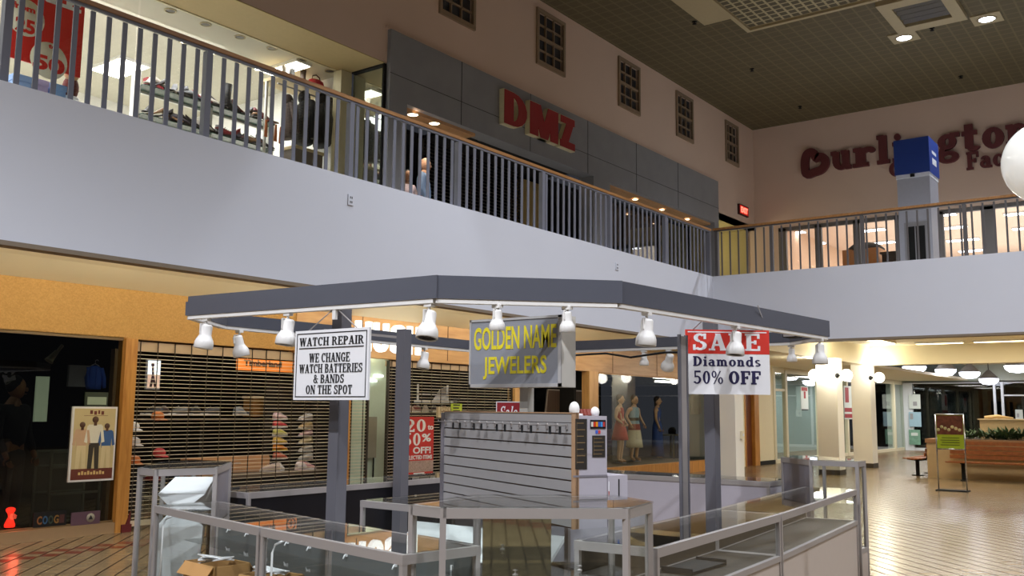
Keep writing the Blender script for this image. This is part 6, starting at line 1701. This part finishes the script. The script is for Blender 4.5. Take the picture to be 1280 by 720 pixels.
# posters on the far glass and on the corridor glass
def flat_poster(label, px0, py0, px1, py1, X, bands, Yax=None):
    if Yax is None:
        a = at(px0, py0, 0, X); b_ = at(px1, py1, 0, X)
        t = thing('poster', label, 'poster', (X, a.y, b_.z))
        MB().box(X-.02, b_.y, b_.z, X, a.y, a.z).build('sheet', bands[0], t)
        for k, (f0, f1, g0, g1, m_) in enumerate(bands[1:]):
            MB().box(X-.024, a.y+(b_.y-a.y)*f0, b_.z+(a.z-b_.z)*g0, X-.02, a.y+(b_.y-a.y)*f1, b_.z+(a.z-b_.z)*g1).build('print', m_, t)
    else:
        a = at(px0, py0, 1, Yax); b_ = at(px1, py1, 1, Yax)
        t = thing('poster', label, 'poster', (a.x, Yax, b_.z))
        MB().box(a.x, Yax-.02, b_.z, b_.x, Yax, a.z).build('sheet', bands[0], t)
        for k, (f0, f1, g0, g1, m_) in enumerate(bands[1:]):
            MB().box(a.x+(b_.x-a.x)*f0, Yax-.024, b_.z+(a.z-b_.z)*g0, a.x+(b_.x-a.x)*f1, Yax-.02, b_.z+(a.z-b_.z)*g1).build('print', m_, t)
    return t
M_pg = mat('poster_grey', (196, 204, 200), .6); M_pr = mat('poster_redink', (150, 50, 56), .6); M_pgr = mat('poster_greenink', (110, 150, 130), .6, var=.5, scale=8); M_pb = mat('poster_blueink', (150, 180, 196), .6)
flat_poster('pale poster with small grey drawing high on the far dark glass', 1136, 493, 1151, 511, 44.9, [M_pg, (.35, .7, .2, .5, M_aluw)])
flat_poster('pale blue poster in the middle of the far dark glass', 1136, 515, 1152, 533.5, 44.9, [M_pb, (.1, .35, .5, .9, M_aluw)])
flat_poster('greenish leafy poster lowest on the far dark glass', 1136, 537, 1151, 556, 44.9, [M_pgr, (.2, .8, .6, .8, M_pg)])
flat_poster('small pale notice on the far right glass above the planter', 1269, 512, 1279, 524, 44.9, [M_pg, (.2, .5, .2, .6, M_aluw)])
flat_poster('white sign with dark red lettering on the corridor glass left of the nearer pier', 1000, 483, 1010, 513, 0, [M_pg, (.1, .9, .82, .97, M_pr), (.4, .65, .5, .8, M_pr), (.05, .95, 0, .05, M_ink)], U-.02)
flat_poster('white sign with a red oval and red lines between the two piers', 1054, 482, 1068, 524, 0, [M_pg, (.1, .45, .5, .95, M_pr), (.0, 1, .22, .34, M_pr), (.0, 1, .04, .16, M_pr)], U-.02)

# ------------------------------------------------------------------ planter, benches, sign stand
M_plant = mat('planter_tan', (186, 160, 118), .7, var=.06)
t = thing('planter', 'large tan brick planter with a raised back block on the far floor', 'planter', (26.6, 3, 0))
m = MB(); m.box(26.0, -2.0, 0, 28.8, 6.1, .88); m.build('base', M_plant, t)
MB().box(25.97, -2.03, .88, 28.83, 6.13, .98).build('rim', mat('planter_rim', (150, 112, 76), .6), t)
MB().box(26.15, -1.85, .975, 28.65, 5.95, .99).build('soil', mat('soil', (54, 44, 34), .9), t)
MB().box(26.9, -1.4, .98, 28.5, 5.0, 1.47).build('raised_block', M_plant, t)
MB().box(26.86, -1.44, 1.47, 28.54, 5.04, 1.5).build('block_cap', mat('planter_cap', (200, 176, 134), .6), t)
tag(MB().tube([(27.0, 4.9, 1.53), (27.05, 4.6, 1.56), (27.1, 4.25, 1.52)], [.04, .05, .02], 8).build('driftwood', mat('twig_tan', (190, 160, 110), .8)), 'pale twig lying on the raised planter block', 'twig')
def leafy(label, c, n, rr, hh, seed):
    r_ = random.Random(seed)
    t = thing('potted_plant', label, 'plant', c)
    m = MB()
    for k in range(n):
        a = r_.uniform(0, 2*PI); el = r_.uniform(.3, 1.3); L = rr*r_.uniform(.6, 1.1)
        d = Vector((math.cos(a)*math.cos(el)*1.0, math.sin(a)*math.cos(el)*1.6, math.sin(el)*hh/rr)); sd = Vector((-math.sin(a), math.cos(a), 0))*.035
        b0 = Vector((r_.uniform(-.08, .08), r_.uniform(-.25, .25), 0)); mid = b0+d*L*.6; tip = b0+d*L*.95+Vector((0, 0, -.04))
        m.add([b0, mid-sd, mid+sd, tip], ((0, 1, 2), (1, 3, 2)))
    m.build('leaves', mat('leaf_%d' % (seed % 2), ((52, 74, 44), (66, 88, 50))[seed % 2], .6, var=.4), t, False)
    MB().tube([(0, 0, -.02), (0, .02, .12)], .02, 6).build('stem', M_dark, t, False)
for k, (px, lab) in enumerate(((1213, 'dark green plant at the left end of the planter behind the sign stand'), (1243, 'low green plant left of the bushiest one on the planter'), (1258, 'bushy green plant on the planter, second from the right frame edge'), (1272, 'green plant on the planter at the right frame edge'))):
    q = at(px, 548, 0, 26.5)
    leafy(lab, (26.5, q.y, .99), 60, .42 if k else .35, .4 if k else .34, 5+k)
M_slat = wood('bench_slat', (124, 70, 30), (158, 94, 44), 'Y', 2.0)
def bench(label, loc, rz, L):
    """bench with its back along local +y, seat toward -y, length along x"""
    t = thing('bench', label, 'bench', loc, rz)
    m = MB()
    for k in range(5): m.box(-L/2, -.48+.1*k, .42+.008*abs(k-2), L/2, -.40+.1*k, .45+.008*abs(k-2))
    m.build('seat', M_slat, t, False)
    m = MB()
    for k in range(4):
        z = .52+.11*k; y = .05+.03*k; m.box(-L/2, y, z, L/2, y+.03, z+.09)
    m.build('backrest', M_slat, t, False)
    n = max(2, int(L/1.9)+1)
    for k in range(n):
        x = -L/2+.35+(L-.7)*k/(n-1)
        MB().box(x-.04, -.24, 0, x+.04, -.16, .42).box(x-.05, -.34, 0, x+.05, -.06, .02).build('leg', M_darker, t, False)
        MB().tube([(x, -.45, .425), (x, -.2, .4), (x, .02, .42), (x, .08, .6), (x, .16, .93)], .022, 8).build('bracket', M_darker, t, False)
    return t
bench('long wooden slatted bench along the front of the planter', (25.66, 2.2, 0), -PI/2, 6.6)
bench('wooden bench seen end on at the left end of the planter', (27.3, 6.3, 0), PI, 2.0)
# sign stand
X = 21.85
a = at(1169, 518, 0, X); b_ = at(1206.5, 562, 0, X)
t = thing('sign_stand', 'chrome floor stand holding a green and red poster before the bench', 'sign stand', (X, (a.y+b_.y)/2, 0))
m = MB()
for y in (a.y, b_.y): m.tube([(X, y, .02), (X, y, a.z)], .014, 8)
m.tube([(X, a.y, a.z), (X, b_.y, a.z)], .014, 8).tube([(X, a.y, b_.z), (X, b_.y, b_.z)], .014, 8)
m.build('frame', mat('chrome', (200, 200, 204), .15, .9), t)
MB().box(X-.17, b_.y-.03, 0, X+.17, a.y+.03, .025).build('base', M_darker, t)
MB().box(X-.004, b_.y+.014, b_.z+.014, X+.004, a.y-.014, a.z-.014).build('poster_board', mat('poster_lime', (190, 214, 50), .5), t)
zm = b_.z+(a.z-b_.z)*.42
MB().box(X-.007, b_.y+.02, zm, X-.004, a.y-.02, a.z-.02).build('poster_picture', mat('poster_food', (120, 70, 50), .4, var=.9, scale=14), t)
m = MB()
for k in range(4): m.box(X-.007, b_.y+.1, b_.z+.08+.05*k, X-.004, a.y-.08-.03*(k % 2), b_.z+.095+.05*k)
m.build('poster_lines', mat('poster_darkgreen', (90, 110, 30), .5), t)
m = MB()
for k in range(7): m.ball((X-.006, b_.y+.09+.07*k, zm+.1+.03*(k % 3)), .035, 10, 6, (.15, 1, 1))
m.build('poster_fruit', mat('fruit_cream', (214, 206, 150), .4, var=.3), t)

# street lamp with a big globe just at the right edge of the frame
c = CAM+ray(1310, 203)*5.5
OPAL = mat('opal_globe', (240, 240, 234), .12, var=.02)
OPAL.node_tree.nodes['Principled BSDF'].inputs['Emission Color'].default_value = (1, .98, .92, 1); OPAL.node_tree.nodes['Principled BSDF'].inputs['Emission Strength'].default_value = .22
t = thing('street_lamp', 'large white globe street lamp cut by the right frame edge', 'lamp', (c.x, c.y, 0))
MB().ball(c, .245, 40, 26).build('globe', OPAL, t)
MB().tube([(c.x, c.y, .1), (c.x, c.y, c.z-.3)], .045, 14).build('pole', M_darker, t)
MB().lathe([(.06, c.z-.34), (.11, c.z-.27), (.12, c.z-.22), (.09, c.z-.2)], (c.x, c.y, 0), 20).build('collar', M_darker, t)
MB().lathe([(.001, 0), (.2, 0), (.2, .04), (.1, .1), (.06, .3), (.05, .32)], (c.x, c.y, 0), 20).build('base', M_darker, t)
